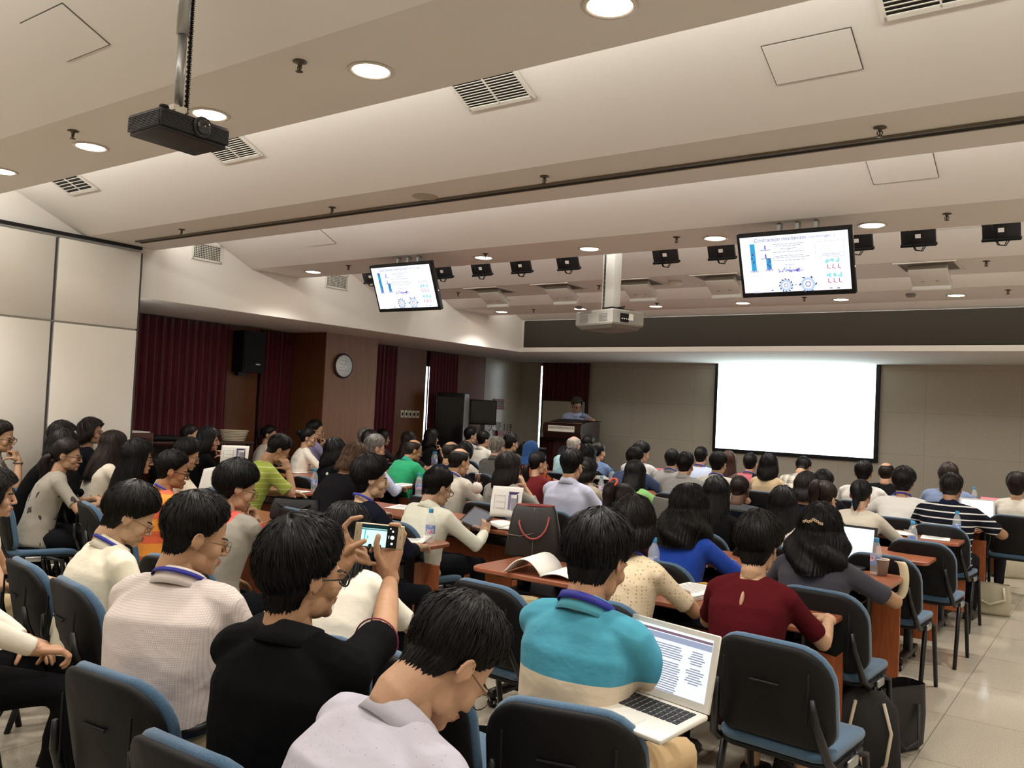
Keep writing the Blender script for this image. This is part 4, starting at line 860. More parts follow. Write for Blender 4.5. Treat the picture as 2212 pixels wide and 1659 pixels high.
def hair_mesh(style, nst, seed, tail=None, q=0):
    S=STY[style]; r=np.random.default_rng(seed); n=44 if q<2 else 170; m=14 if q<2 else 30; tilt=rx(RAD(22)); ks=np.array((0,45,80,112,180.)); Lh=S.get('L',0)
    hl=lambda ph: np.interp(np.abs((np.degrees(ph)+180)%360-180),ks,S['h']); st=lambda ph: np.interp(np.abs((np.degrees(ph)+180)%360-180),ks,S.get('start',(1,1,1,1,1)))
    ph1,ph2=r.uniform(0,6,2)
    def pos(ph,v,off):
        ph=np.asarray(ph,float); v=np.asarray(v,float); vc=np.minimum(v,1); a=np.abs((np.degrees(ph)+180)%360-180)
        th=np.radians(st(ph)+(hl(ph)-st(ph))*vc); d=np.stack([np.sin(th)*np.sin(ph),np.sin(th)*np.cos(ph),np.cos(th)],-1)@tilt.T
        tt=np.interp(np.degrees(th),(0,60,95,115),(S['t'][0],S['t'][0]*.9,S['t'][1],S['t'][2])); 
        nap='nape' in S; b0,b1=S.get('br',(52,72)); bb=sm(b0,b1,a); tt=tt*(1-(.72*vc**5 if nap else 0)*(1-bb)) if nap else tt
        if 'start' in S: tt=tt*sm(0,.25,vc)
        if nap: tt=tt*(1-.75*np.maximum(v-1,0)**1.5)
        lump=1+.16*np.sin(5*ph+ph1+2*vc)*np.sin(4*vc+ph2); sw=.9*vc; tt=tt+(0 if q<2 else 1)*sm(.03,.2,vc)*(.0016*np.sin(34*(ph+sw)+3*np.sin(7*ph))+.0014*np.sin(53*(ph+sw)+ph2+5*vc))*(.4 if style in('buzz','thin','tight') else 1)
        P=HC+d*(HR+(tt*lump+off)[...,None])
        if Lh:
            b=bb; w=np.maximum(v-1,0); P[...,0]*=1-.22*w*b*nap; P=P+0; P[...,2]-=Lh*b*w; rad=np.stack([np.sin(ph),np.cos(ph),0*ph],-1)
            fl=S['flare']*np.sin(np.pi*np.minimum(w*.8,1))+.02*S['curl']*w**2*b; P=P+rad*(fl*b)[...,None]
            P[...,1]-=b*w*(.02 if not nap else -.004)*sm(100,170,a)*(1-abs(S['curl'])*.6)
            if 'wav' in S: P=P+rad*(S['wav']*np.sin(9*w+4*ph+ph1)*b*np.minimum(w*3,1))[...,None]
        return P
    vm=2 if Lh else 1; vs=np.linspace(.001,vm,m); pa=np.linspace(0,2*pi,n,endpoint=False); PH,VV=np.meshgrid(pa,vs)
    Oo=pos(PH,VV,np.zeros_like(PH)); Ii=pos(PH,VV,np.where(VV>1,-.022 if not S.get('nape') else -.016,-.010)-.0*PH)
    rings=list(Oo)+list(Ii[::-1]); V=np.concatenate(rings); k=len(rings); i=np.arange(n); j=(i+1)%n
    Q=np.concatenate([np.stack([a*n+i,a*n+j,((a+1)%k)*n+j,((a+1)%k)*n+i],1) for a in range(k)]); Vs=[V]; Qs=[Q]; c=len(V)
    if nst:
        K=6; p0=r.uniform(0,2*pi,nst); v0=r.uniform(0,1,nst)**.75*(vm-.12); dv=r.uniform(.22,.42,nst)*(1.25 if Lh else 1); dp=r.normal(.28 if not Lh else .0,.16 if not Lh else .03,nst)*(1.2-.8*np.minimum(v0,1))
        lift=r.uniform(.1,1,nst)**1.6*(.011 if style not in('buzz','thin','tight') else .0035)*(1.2 if style=='vol' else 1)*(1 if q>0 else .6); wd=r.uniform(.0018,.0038,nst)*(.55 if q>1 else 1.3)
        if style in('buzz','thin'): wd=wd*.55
        ks_=np.linspace(0,1,K)[:,None]; A=p0+dp*ks_; B=v0+dv*ks_; B=np.minimum(B,vm+.05+0*B); O=-.0015+lift*ks_**1.4*np.where((B>1)&('nape' in S),.35,1)
        P=pos(A,B,O); P2=pos(A+.01,B,O); T=P2-P; T/=np.maximum(np.linalg.norm(T,axis=-1,keepdims=True),1e-9); W=(wd*(1-ks_**2.2)*.5+.0003)[...,None]
        tw=r.uniform(-.9,.9,nst)[None,:,None]; Nn=P-HC; Nn/=np.linalg.norm(Nn,axis=-1,keepdims=True); T=T*np.cos(tw)+Nn*np.sin(tw)*.8; L_=P-T*W; R_=P+T*W; VV2=np.stack([L_,R_],2).reshape(K,nst*2,3); VV2=VV2.transpose(1,0,2).reshape(nst,2,K,3); V2=VV2.transpose(0,2,1,3).reshape(-1,3)
        b=(np.arange(nst)*K*2)[:,None]+(np.arange(K-1)*2)[None]; b=b.ravel(); Qs.append(np.stack([b,b+1,b+3,b+2],1)+c); Vs.append(V2); c+=len(V2)
    if tail:
        kind,base,Lt,rt=tail; base=np.array(base,float)
        if kind=='bun':
            e,F=P_ell(16,12); mm=MB(); mm.add((e,F)); V3=e*np.array((rt,rt*.9,rt))*(1+.06*np.sin(e[:,[0]]*9)*np.sin(e[:,[2]]*8)); F4=[tuple(f)+(f[2],) if len(f)==3 else f for f in F]; Qs.append(np.array(F4)+c); Vs.append(V3+base); c+=len(V3)
        else:
            nn=150 if q<2 else 420
            P=[base+np.array((0,-.03*sin(pi*min(1,t*1.6))-.02*t,.012*sin(pi*t*2)*(t<.5)-Lt*t**1.15)) for t in np.linspace(0,1,9)]; R_=[rt*.55,rt*.8,rt,rt*1.1,rt*1.1,rt*1.0,rt*.85,rt*.6,rt*.2]
            V3,F3=P_tube(P,R_,12); F4=[f for f in F3 if len(f)==4]; Qs.append(np.array(F4)+c); Vs.append(np.asarray(V3)); c+=len(V3)
            for s in range(nn):
                a=r.uniform(0,2*pi); i0=r.integers(0,6); pp=[]
                for k2 in range(4):
                    ii=min(8,i0+k2); rr_=R_[ii]*(.95+.25*k2/3*r.random()); pp.append(P[ii]+rr_*np.array((cos(a),sin(a),0))+r.normal(0,.002,3))
                t=np.array((-sin(a),cos(a),0))*.002; V4=[]
                for k2,x in enumerate(pp): V4+= [x-t*(1-k2/3.5),x+t*(1-k2/3.5)]
                Vs.append(np.array(V4)); Qs.append(np.array([(c+2*k2,c+2*k2+1,c+2*k2+3,c+2*k2+2) for k2 in range(3)])); c+=len(V4)
    return fast_mesh('hair',np.concatenate(Vs),np.concatenate(Qs))
_hm={}
TAILS=dict(pony=('tail',(0,-.115,.145),.24,.032),lowpony=('tail',(0,-.105,.05),.25,.034),bun=('bun',(0,-.12,.12),0,.04),highpony=('tail',(0,-.12,.165),.20,.034))
def get_hair(style,q,var=0):
    k=(style,q,var)
    if k not in _hm:
        nst={0:300,1:1500,2:9500}[q]
        if style in TAILS: _hm[k]=hair_mesh('tight',int(nst*.9),len(style)*7+var,TAILS[style],q)
        else: _hm[k]=hair_mesh(style,int(nst*(.6 if style=='bald' else 1)),len(style)*5+var*13,None,q)
    return _hm[k]
def hair_mat(col):
    n='hair_'+col
    if n in _mats: return _mats[n]
    m=mat(n,col,.46,spec=.24); N,L,B=nodes_of(m); tc=N.new('ShaderNodeTexCoord'); ns=N.new('ShaderNodeTexNoise'); ns.inputs['Scale'].default_value=70; mp=N.new('ShaderNodeMapping'); mp.inputs['Scale'].default_value=(1,1,.25)
    L.new(tc.outputs['Object'],mp.inputs[0]); L.new(mp.outputs[0],ns.inputs[0]); r=N.new('ShaderNodeMapRange'); r.inputs[1].default_value=.35; r.inputs[2].default_value=.65; r.inputs[3].default_value=.55; r.inputs[4].default_value=1.5; L.new(ns.outputs[0],r.inputs[0])
    x=N.new('ShaderNodeVectorMath'); x.operation='SCALE'; x.inputs[0].default_value=lin(col)[:3]; L.new(r.outputs[0],x.inputs['Scale']); L.new(x.outputs[0],B.inputs['Base Color']); return m
# ------------------------------------------------------------------ skin and cloth
def skin(col):
    n='skin_'+col
    if n in _mats: return _mats[n]
    h=col.lstrip('#'); c=[int(h[i:i+2],16)/255 for i in (0,2,4)]; g=sum(c)/3; c=[min(1,(x*.80+g*.20)*1.02) for x in c]; m=mat(n,c,.5,spec=.35,var=(18,.06),bump=(140,.06)); b=m.node_tree.nodes['Principled BSDF']; b.inputs['Subsurface Weight'].default_value=.0; return m
def cloth(col,pat=None,c2=None,per=.04,duty=.3,z0=0):
    n='cloth_%s_%s_%s_%s_%s'%(col,pat,c2,per,z0)
    if n in _mats: return _mats[n]
    dk=sum(lin(col)[:3])<.12; m=mat(n,col,.9,spec=.08 if dk else .15,sheen=0 if dk else .1,bump=(9,.28,(1,1,1.7))); N,L,B=nodes_of(m)
    if not pat: return m
    tc=N.new('ShaderNodeTexCoord'); sp=N.new('ShaderNodeSeparateXYZ'); L.new(tc.outputs['Object'],sp.inputs[0])
    def M(op,a,b=None,c=None):
        x=N.new('ShaderNodeMath'); x.operation=op
        for i,v in enumerate((a,b,c)):
            if v is None: continue
            if isinstance(v,(int,float)): x.inputs[i].default_value=v
            else: L.new(v,x.inputs[i])
        return x.outputs[0]
    X,Y,Z=sp.outputs
    def stripe(v,p,d): return M('LESS_THAN',M('FRACT',M('DIVIDE',v,p)),d)
    if pat=='h': f=stripe(Z,per,duty)
    elif pat=='grid': f=M('MULTIPLY',M('MAXIMUM',stripe(Z,per,duty),stripe(X,per,duty)),.8)
    elif pat=='plaid': f=M('MULTIPLY',M('ADD',M('ADD',stripe(Z,per,.4),stripe(X,per,.4)),M('ADD',stripe(Z,per*.5,.12),stripe(X,per*.5,.12))),.36)
    elif pat=='split': f=M('LESS_THAN',M('ADD',Z,M('MULTIPLY',M('ABSOLUTE',X),0)),z0)
    elif pat=='side': f=M('LESS_THAN',X,z0)
    elif pat in('dots','floral','leaf','eyelet'):
        if pat=='floral' or pat=='leaf':
            ns=N.new('ShaderNodeTexNoise'); ns.inputs['Scale'].default_value=per; ns.inputs['Detail'].default_value=1.5; mp=N.new('ShaderNodeMapping'); mp.inputs['Scale'].default_value=(1,1,.45) if pat=='leaf' else (1,1,1); mp.inputs['Rotation'].default_value=(.6,.5,0); L.new(tc.outputs['Object'],mp.inputs[0]); L.new(mp.outputs[0],ns.inputs[0]); f=M('GREATER_THAN',ns.outputs[0],duty)
        else:
            vo=N.new('ShaderNodeTexVoronoi'); vo.inputs['Scale'].default_value=per; vo.inputs['Randomness'].default_value=.9 if pat=='dots' else .15; L.new(tc.outputs['Object'],vo.inputs[0]); f=M('LESS_THAN',vo.outputs['Distance'],duty)
    mx=N.new('ShaderNodeMix'); mx.data_type='RGBA'; L.new(f,mx.inputs[0]); mx.inputs[6].default_value=lin(col); mx.inputs[7].default_value=lin(c2); L.new(mx.outputs[2],B.inputs['Base Color'])
    return m
M_lips=lambda c:mat('lips_'+c,c,.4)
M_eye=mat('eye_dark','#1a1310',.15); M_spec=mat('glasses_frame','#15120f',.25); M_specm=mat('glasses_metal','#6a5b4c',.25,.8); M_lany=mat('lanyard_blue','#2b2f92',.6); M_bandw=mat('watch_strap','#5d4f41',.6)
def ik(S,W,pole,L1,L2):
    S,W=np.array(S,float),np.array(W,float); v=W-S; d=np.linalg.norm(v); dm=min(d,(L1+L2)*.985); u=v/d; a=(L1*L1-L2*L2+dm*dm)/(2*dm); h=math.sqrt(max(0,L1*L1-a*a)); p=np.array(pole,float); p=nz(p-np.dot(p,u)*u); return S+u*a+p*h, S+u*dm
TOR=dict(m=[(-.10,.150,.115),(0,.176,.125),(.2,.166,.115),(.4,.160,.113),(.6,.176,.118),(.77,.190,.113),(.88,.178,.095),(.95,.125,.078),(1.0,.068,.064)],
         f=[(-.10,.150,.115),(0,.176,.122),(.2,.152,.104),(.4,.134,.096),(.6,.148,.104),(.77,.162,.104),(.88,.154,.086),(.95,.106,.070),(1.0,.058,.056)])
def ring_at(c,a,hw,hd,n=22,p=2.5,back=1.0):
    out=[]; w=np.array((0,cos(a),-sin(a)))
    for i in range(n):
        t=2*pi*i/n; cx,sx=cos(t),sin(t); X=hw*np.sign(cx)*abs(cx)**(2/p); Yy=hd*np.sign(sx)*abs(sx)**(2/p)
        if sx<0: Yy*=back
        out.append(c+np.array((1,0,0))*X+w*Yy)
    return out
N_PEOPLE=[0]
def person(px,py,Y,sex,hair,hcol,top,label,f=0,lean=8,sl=6,hy=0,hp=0,hr=0,slv='s',arms=('desk','desk'),pants='#17181c',skc='#b98a68',gl=None,lan=False,collar=False,q=1,sc=1.0,root=None,zt=None,chair=True,stand=False,legs=None,var=None,hands=None,skirt=False,bw=1.0,back=1.0,face=None,extra=None,ztop=None,tuck=False):
    k=sc*(.95 if sex=='f' else 1.0); idx=N_PEOPLE[0]; N_PEOPLE[0]+=1
    fr=RAD(f); z_pel=.50 if not stand else .86*k
    def torso(kk):
        n=24; Lt=.53*kk*k; P=[np.array((0,-.05 if not stand else 0,z_pel))]; A=[RAD(lean-sl)]
        for i in range(1,n+1):
            t=i/n; a=RAD(lean+sl*(2*t-1)*1.6); P.append(P[-1]+np.array((0,sin(a),cos(a)))*Lt/n); A.append(a)
        an=A[-1]; nk=P[-1]+np.array((0,sin(an*.9),cos(an*.9)))*.085*k
        Hm=rz(RAD(hy))@ry(RAD(hr))@rx(-(an*.35+RAD(hp)))
        return P,A,nk,Hm,nk+Hm@np.array((0,-.015,.224*k))
    kk=1.0
    if root is None:
        T=at_y(px,py,Y); lo,hi=.72,1.3
        for _ in range(18):
            kk=(lo+hi)/2
            if torso(kk)[4][2]<T[2]: lo=kk
            else: hi=kk
        P,A,nk,Hm,top_=torso(kk); o=rz(fr)@top_; R0=np.array((T[0]-o[0],T[1]-o[1],0 if not stand else .16))
        if stand: R0[2]=T[2]-top_[2]
    else:
        P,A,nk,Hm,top_=torso(1.0 if ztop is None else ztop); R0=np.array((root[0],root[1],0))
    P=np.array(P); A=np.array(A); tt=np.linspace(0,1,len(P))
    C=lambda t: np.array([np.interp(t,tt,P[:,i]) for i in range(3)])+(np.array((0,0,1.0))*min(0,t)*.5*k); An=lambda t: np.interp(t,tt,A)
    wk=k*bw; vb=(.019,.013,.0085)[q]; vc=(.019,.0125,.0085)[q]
    body=MB(); body.add(P_loft([ring_at(C(t),An(t),hw*wk,hd*wk) for t,hw,hd in TOR[sex]]))
    shx=(.172 if sex=='m' else .150)*wk; SH={}
    for s in (1,-1):
        w=np.array((0,cos(An(.86)),-sin(An(.86)))); SH[s]=C(.895)+np.array((s*shx,0,0))+w*.005
    nb=C(.97); caps(body,[C(.9),nk+Hm@np.array((0,-.02,.0))],[.06*k,.05*k],14)
    L1,L2=.285*k,.25*k; armpts={}; handinfo={}
    hc=nk+Hm@np.array((0,.05,.03))
    for s,pose in ((1,arms[0]),(-1,arms[1])):
        if isinstance(pose,dict):
            W,pole,hd_,hn,hp_=pose['w'],pose['pole'],pose['hd'],pose['hn'],pose['p']
            if pose.get('world'): W=rz(-fr)@(np.array(W)-R0); hd_=rz(-fr)@np.array(hd_,float); hn=rz(-fr)@np.array(hn,float)
        elif pose=='desk': W,pole,hd_,hn,hp_=(s*.13,max(.36,SH[s][1]+.30),.79),(s*.8,-.25,-.5),(-s*.45,.9,-.06),(0,0,-1),'relax'
        elif pose=='wide': W,pole,hd_,hn,hp_=(s*.24,max(.36,SH[s][1]+.30),.79),(s*.9,-.2,-.4),(-s*.5,.85,-.06),(0,0,-1),'flat'
        elif pose=='lap': W,pole,hd_,hn,hp_=(s*.11,.26,.64),(s*.8,-.4,-.3),(-s*.5,.8,-.2),(0,0,-1),'relax'
        elif pose=='chin': W,pole,hd_,hn,hp_=hc+np.array((s*.03,.10,-.135)),(s*.45,.2,-.9),(-s*.12,-.35,.9),(-s*.4,-.9,-.1),'fist'
        elif pose=='cheek': W,pole,hd_,hn,hp_=hc+np.array((s*.10,.05,-.10)),(s*.5,.15,-.9),(-s*.2,-.35,.9),(-s*.9,-.3,0),'grip'
        elif pose=='hang': W,pole,hd_,hn,hp_=SH[s]+np.array((s*.06,.06,-.50)),(s*.2,-1,0),(0,.1,-1),(-s,0,0),'relax'
        E_,W_=ik(SH[s],W,pole,L1,L2); armpts[s]=(SH[s],E_,W_); handinfo[s]=(W_,nz(hd_),nz(hn),hp_)
        am=[.050,.044,.039,.037,.034,.025] if sex=='m' else [.043,.038,.034,.032,.029,.0215]; am=[a*wk for a in am]
        caps(body,[SH[s],SH[s]*.5+E_*.5,E_,E_*.72+W_*.28,E_*.4+W_*.6,W_],am,12)
        caps(body,[C(.93)+np.array((s*.05,0,0)),SH[s]],[.05*wk,(.055 if sex=='m' else .047)*wk],12)
    LG=legs or ((.105,.44,.50),(.105,.44,.50))
    legp={}
    for s,kn in ((1,LG[0]),(-1,LG[1])):
        if stand: H=np.array((s*.09*k,0,z_pel)); K=np.array((s*.1,.02,.46*k)); F_=np.array((s*.11,.0,.08))
        else: H=np.array((s*.09*wk,-.02,.535)); K=np.array((s*kn[0],kn[1],kn[2])); F_=np.array((s*kn[0]*1.05,kn[1]-.02+(kn[3] if len(kn)>3 else 0),.085))
        legp[s]=(H,K,F_); lr=[a*wk for a in (.078,.07,.055,.05,.034)]
        caps(body,[H,(H+K)/2,K,K*.65+F_*.35,F_],lr,12)
        if q>0: caps(body,[F_+np.array((0,-.02,-.03)),F_+np.array((0,.13,-.05))],[.034,.028],8)
    V,Q=remesh(body,vb,3); Vs=[V]; Qs=[Q]; mi=[np.zeros(len(Q),int)]; c=len(V)
    hV,hQ,hm=HEADS[sex]; Vs.append((hV*k)@Hm.T+nk); Qs.append(hQ+c); mi.append(hm); c+=len(hV)
    for s in (1,-1):
        W_,d,n_,hp_=handinfo[s]
        if hp_ is None:
            hv,hq=hands[s]; Vs.append((hv-R0)@rz(fr)); Qs.append(hq+c); mi.append(np.zeros(len(hq),int)); c+=len(hv); continue
        z=nz(-n_+np.dot(n_,d)*d); x=np.cross(d,z); M3=np.stack([x,d,z],1); hv,hq=HANDS[hp_]; hv=hv*np.array((1 if s>0 else -1,1,1))*(.98 if sex=='m' else .9)*sc
        Vs.append(hv@M3.T+W_); Qs.append((hq if s>0 else hq[:,::-1])+c); mi.append(np.zeros(len(hq),int)); c+=len(hv)
    sk=skin(skc); lipc='#a87262' if skc>'#7' else '#5c3a30'
    me=fast_mesh('person',np.concatenate(Vs),np.concatenate(Qs),np.concatenate(mi),[sk,M_lips(lipc),hair_mat(hcol if hcol<'#5' else '#2a211b'),M_eye])
    o=link('person',me,None,tuple(R0),(0,0,fr)); tag(o,label,'person')
    # shirt
    sh=MB(); ease=.013*k; loose=[.02,.02,.022,.02,.014,.012,.012,.014,.014]; mt=cloth(*top) if isinstance(top,tuple) else cloth(top)
    rg=[]
    for i,(t,hw,hd) in enumerate(TOR[sex]):
        if tuck and t<.1: continue
        t_=t if t>-.05 else -.07; rg.append(ring_at(C(t_),An(t_),(hw+loose[i])*wk,(hd+loose[i])*wk,22,2.5,back if .1<t<.8 else 1))
    sh.add(P_loft(rg)); caps(sh,[C(.84),C(.957)],[.085*wk,(.076 if sex=='m' else .064)*wk],14)
    for s in (1,-1):
        S_,E_,W_=armpts[s]; caps(sh,[C(.94)+np.array((s*.05,0,0)),S_],[.068*wk,(.071 if sex=='m' else .063)*wk],12)
        if slv=='s': e=S_*.22+E_*.78; caps_flat(sh,[S_,S_*.55+E_*.45,e],[(.068 if sex=='m' else .060)*wk,(.060 if sex=='m' else .05)*wk,(.062 if sex=='m' else .052)*wk])
        elif slv=='l': caps_flat(sh,[S_,S_*.5+E_*.5,E_,E_*.5+W_*.5,E_*.06+W_*.94],[(.068 if sex=='m' else .060)*wk,.055*wk,.052*wk,.046*wk,.036*wk])
        elif slv=='h': caps_flat(sh,[S_,S_*.5+E_*.5,E_,E_*.5+W_*.5],[(.068 if sex=='m' else .060)*wk,.055*wk,.053*wk,.047*wk])
    sV,sQ=remesh(sh,vc,3 if q<2 else 4,wrinkle(idx,(.004,.005,.0055)[q]) if q else None)
    so=link('shirt',fast_mesh('shirt',sV,sQ,None,[mt]),o)
    if collar:
        nb=C(1.0)+np.array((0,-.004,.004)); a=An(1)*.85; mm=MB(); rr=[]; n=26
        for (r_,dz) in ((.097,-.022),(.086,.008),(.0765,.034),(.0735,.036),(.074,.008),(.088,-.022)):
            rr.append([nb+rx(-a)@np.array((r_*k*cos(2*pi*i/n),r_*k*.95*sin(2*pi*i/n)+.004,dz-.018*sin(2*pi*i/n))) for i in range(n)])
        mm.add(P_loft(rr,closed=True),smooth=True).build('collar',mt if collar is True else cloth(collar),so)
    if lan:
        nb=C(1.0)+np.array((0,-.004,.012)); a=An(1)*.85; mm=MB(); rr=[]; n=28; w=.007 if lan is True else lan; R_=.0905 if collar else .080
        for dr,dz in ((.003*bool(collar),-w),(.0045,-w),(.0025-.0055*bool(collar),w),(-.006*bool(collar),w)): rr.append([nb+rx(-a)@np.array(((R_+dr)*k*cos(2*pi*i/n),(R_+dr)*k*.95*sin(2*pi*i/n)+.004,dz+.010-.022*sin(2*pi*i/n)-.02*max(0,sin(2*pi*i/n)))) for i in range(n)])
        mm.add(P_loft(rr,closed=True),smooth=True); 
        for s in (-1,1): mm.tube([nb+rx(-a)@np.array((s*.045,.07,-.03)),C(.8)+np.array((s*.04,.125*wk,0)),C(.55)+np.array((s*.01,.15*wk,0))],.004,5)
        mm.build('lanyard',M_lany,o)
    # trousers / skirt
    if pants:
        tr=MB(); tr.add(P_loft([ring_at(C(t)+np.array((0,0,dz)),An(0),.184*wk,.130*wk) for t,dz in ((0,-.075),(0,-.05),(.0,.0),(.1,0))+(((.2,0),) if tuck else ())])) 
        for s in (1,-1):
            H,K,F_=legp[s]; ee=.0 if not skirt else .02
            if skirt: caps(tr,[H,(H+K)/2,K*.9+H*.1],[.095*wk,.095*wk,.085*wk],12)
            else: caps(tr,[H,(H+K)/2,K,K*.6+F_*.4,F_+np.array((0,0,.02))],[.093*wk,.086*wk,.070*wk,.062*wk,.054*wk],12)
        if skirt: caps(tr,[np.array((0,.02,.535)),np.array((0,legp[1][1][1]*.85,.52))],[.1,.08],12)
        tV,tQ=remesh(tr,max(vc,.012),3,wrinkle(idx+50,.004) if q else None); link('skirt' if skirt else 'trousers',fast_mesh('trousers',tV,tQ,None,[cloth(pants)]),o)
        if tuck:
            mm=MB(); mm.add(P_loft([ring_at(C(t),An(t),.189*wk+e,.136*wk+e,40) for t,e in ((.155,-.004),(.16,.003),(.215,.003),(.22,-.004))]),smooth=True).build('belt',mat('belt_black','#0d0c0c',.4),o)
        if q>0:
            for s in (1,-1):
                F_=legp[s][2]; mm=MB(); mm.add(P_loft([ringq(.075,.10,-.083,0,16,0,0),ringq(.09,.26,-.083,0,16,0,.06),ringq(.092,.265,-.06,0,16,0,.06),ringq(.08,.22,-.025,0,16,0,.04),ringq(.075,.10,.01,0,16,0,-.01)]),0,None,F_,True); mm.build('shoe',mat('shoe_leather','#1a1716',.4),o)
    # hair
    if hair=='hijab':
        hv=MB(); e,F=P_ell(28,20); e=e.copy(); Pn=HC+e*(HR+.022); fr_=(e[:,1]>.55)&(e[:,2]<.62); Pn[:,1]=np.where(fr_,np.minimum(Pn[:,1],.062),Pn[:,1]); Pn[:,2]=np.where(e[:,2]<-.3,Pn[:,2]-.06,Pn[:,2]); hv.add((Pn,F)); hv.add(P_loft([ring_at(np.array((0,-.03,z)),0,w,d_) for z,w,d_ in ((.06,.09,.085),(.0,.085,.08),(-.06,.11,.1),(-.12,.16,.12))])); 
        V2,Q2=remesh(hv,.011,3,wrinkle(3,.005)); ho=link('headscarf',fast_mesh('headscarf',V2,Q2,None,[cloth(hcol)]),o)
    else:
        ho=bpy.data.objects.new('hair',get_hair(hair,q,(idx%3) if var is None else var)); COL.objects.link(ho); ho.parent=o
        if not ho.data.materials: ho.data.materials.append(None)
        ho.material_slots[0].link='OBJECT'; ho.material_slots[0].material=hair_mat(hcol)
    Mh=Matrix(Hm.tolist()).to_4x4(); Mh=Matrix.Translation(Vector(nk))@Mh@Matrix.Scale(k,4); ho.matrix_local=Mh
    if gl:
        g=MB(); 
        for s in (-1,1):
            g.tube([(s*.033+.024*cos(a),.108-.004*abs(cos(a)),.066+.018*sin(a)) for a in np.linspace(0,2*pi,16,endpoint=False)],.0022 if gl=='b' else .0012,6,closed=True)
            g.tube([(s*.057,.104,.071),(s*.074,.085,.072),(s*.081,.01,.072),(s*.08,-.02,.058)],.0022 if gl=='b' else .0014,6)
        g.tube([(-.009,.109,.07),(0,.113,.072),(.009,.109,.07)],.002 if gl=='b' else .0012,6); go=g.build('glasses',M_spec if gl=='b' else M_specm,o); go.matrix_local=Mh
    if chair: cx_,cy_,ca_=chair if isinstance(chair,tuple) else (R0[0],R0[1],f); place_chair(cx_,cy_,RAD(ca_),'chair under the '+label)
    if extra: extra(o,dict(C=C,An=An,nk=nk,Hm=Hm,SH=SH,arm=armpts,hand=handinfo,R0=R0,fr=fr,k=k,leg=legp))
    return o
def caps_flat(mb,pts,rad,n=14):
    P=[np.array(p,float) for p in pts]; t1=nz(P[-1]-P[-2]); t0=nz(P[0]-P[1])
    mb.add(P_tube([P[0]+t0*rad[0]*.7]+P+[P[-1]+t1*.004],[rad[0]*.6]+list(rad)+[rad[-1]*.86],n))
W_='#e3dccb'; K_='#0d0b0b'; BK='#0c0c0d'
# ------------------------------------------------------------------ the audience
P=person
# ---- the person filming with a phone, seen close from behind
ph_c=at_d(819,1158,2.66); _u=nz(CAMR[0]*cos(.115)+CAMR[1]*sin(.115)); _n0=nz(np.array((0,0,EYE))-ph_c)
_n=nz(_n0+np.array((.1,-.05,-.12))-0*_u); _u=nz(_u-np.dot(_u,_n)*_n); _v=np.cross(_n,_u)
PF=np.stack([_u,_v,_n],1)
def phone_hand(palm, chains, wrist):
    m=MB(); q=lambda p: PF@np.array(p,float)+ph_c
    for pts,r0 in chains: caps(m,[q(p) for p in pts],[r0*(1-.1*i) for i in range(len(pts))],10)
    for pts,rr in palm: caps(m,[q(p) for p in pts],rr,12)
    return remesh(m,.0036,2)
rw=(.054,-.132,-.006); lw=(-.100,-.112,-.012)
RH=phone_hand([([rw,(.046,-.10,-.008),(.066,-.04,-.012)],[.027,.026,.0165]),([rw,(.036,-.09,-.012),(.05,-.036,-.02)],[.026,.024,.016]),([rw,(.03,-.09,-.014),(.034,-.042,-.022)],[.025,.022,.0155]),([rw,(.022,-.092,-.008),(.018,-.055,-.02)],[.024,.021,.0145])],
 [([(.068,-.038,-.011),(.077,.014,-.006),(.056,.040,-.003),(.032,.039,.001)],.0110),([(.052,-.036,-.02),(.056,.0,-.032),(.03,.004,-.03),(.006,-.004,-.022)],.0108),([(.035,-.042,-.022),(.026,-.012,-.034),(.0,-.02,-.03),(-.014,-.04,-.014)],.0104),([(.018,-.055,-.02),(.004,-.038,-.03),(-.012,-.046,-.022),(-.02,-.05,-.012)],.0092),
  ([(.024,-.094,.004),(.002,-.058,.014),(-.006,-.022,.015),(-.003,.001,.012)],.0128)],rw)
LH=phone_hand([([lw,(-.100,-.075,-.014),(-.104,-.012,-.012)],[.026,.025,.0165]),([lw,(-.092,-.07,-.016),(-.092,-.03,-.02)],[.025,.023,.016]),([lw,(-.086,-.075,-.012),(-.078,-.055,-.015)],[.024,.022,.015]),([lw,(-.085,-.09,-.008),(-.072,-.076,-.01)],[.024,.021,.014])],
 [([(-.104,-.008,-.012),(-.109,.020,-.006),(-.091,.044,-.003),(-.062,.053,.0)],.0106),([(-.092,-.03,-.02),(-.064,-.036,-.03),(-.036,-.052,-.02),(-.034,-.07,-.004)],.0108),([(-.078,-.055,-.015),(-.052,-.06,-.014),(-.026,-.07,-.004),(-.02,-.088,.004)],.0104),([(-.072,-.076,-.01),(-.04,-.085,-.004),(-.014,-.086,.002),(-.001,-.084,.008)],.0092),
  ([(-.094,-.062,.004),(-.078,-.040,.013),(-.062,-.029,.015),(-.043,-.017,.012)],.0124)],lw)
_q=lambda p: PF@np.array(p,float)+ph_c
def arm_w(w,pole): return dict(w=_q(w),pole=pole,hd=(0,0,1),hn=(0,1,0),p=None,world=True)
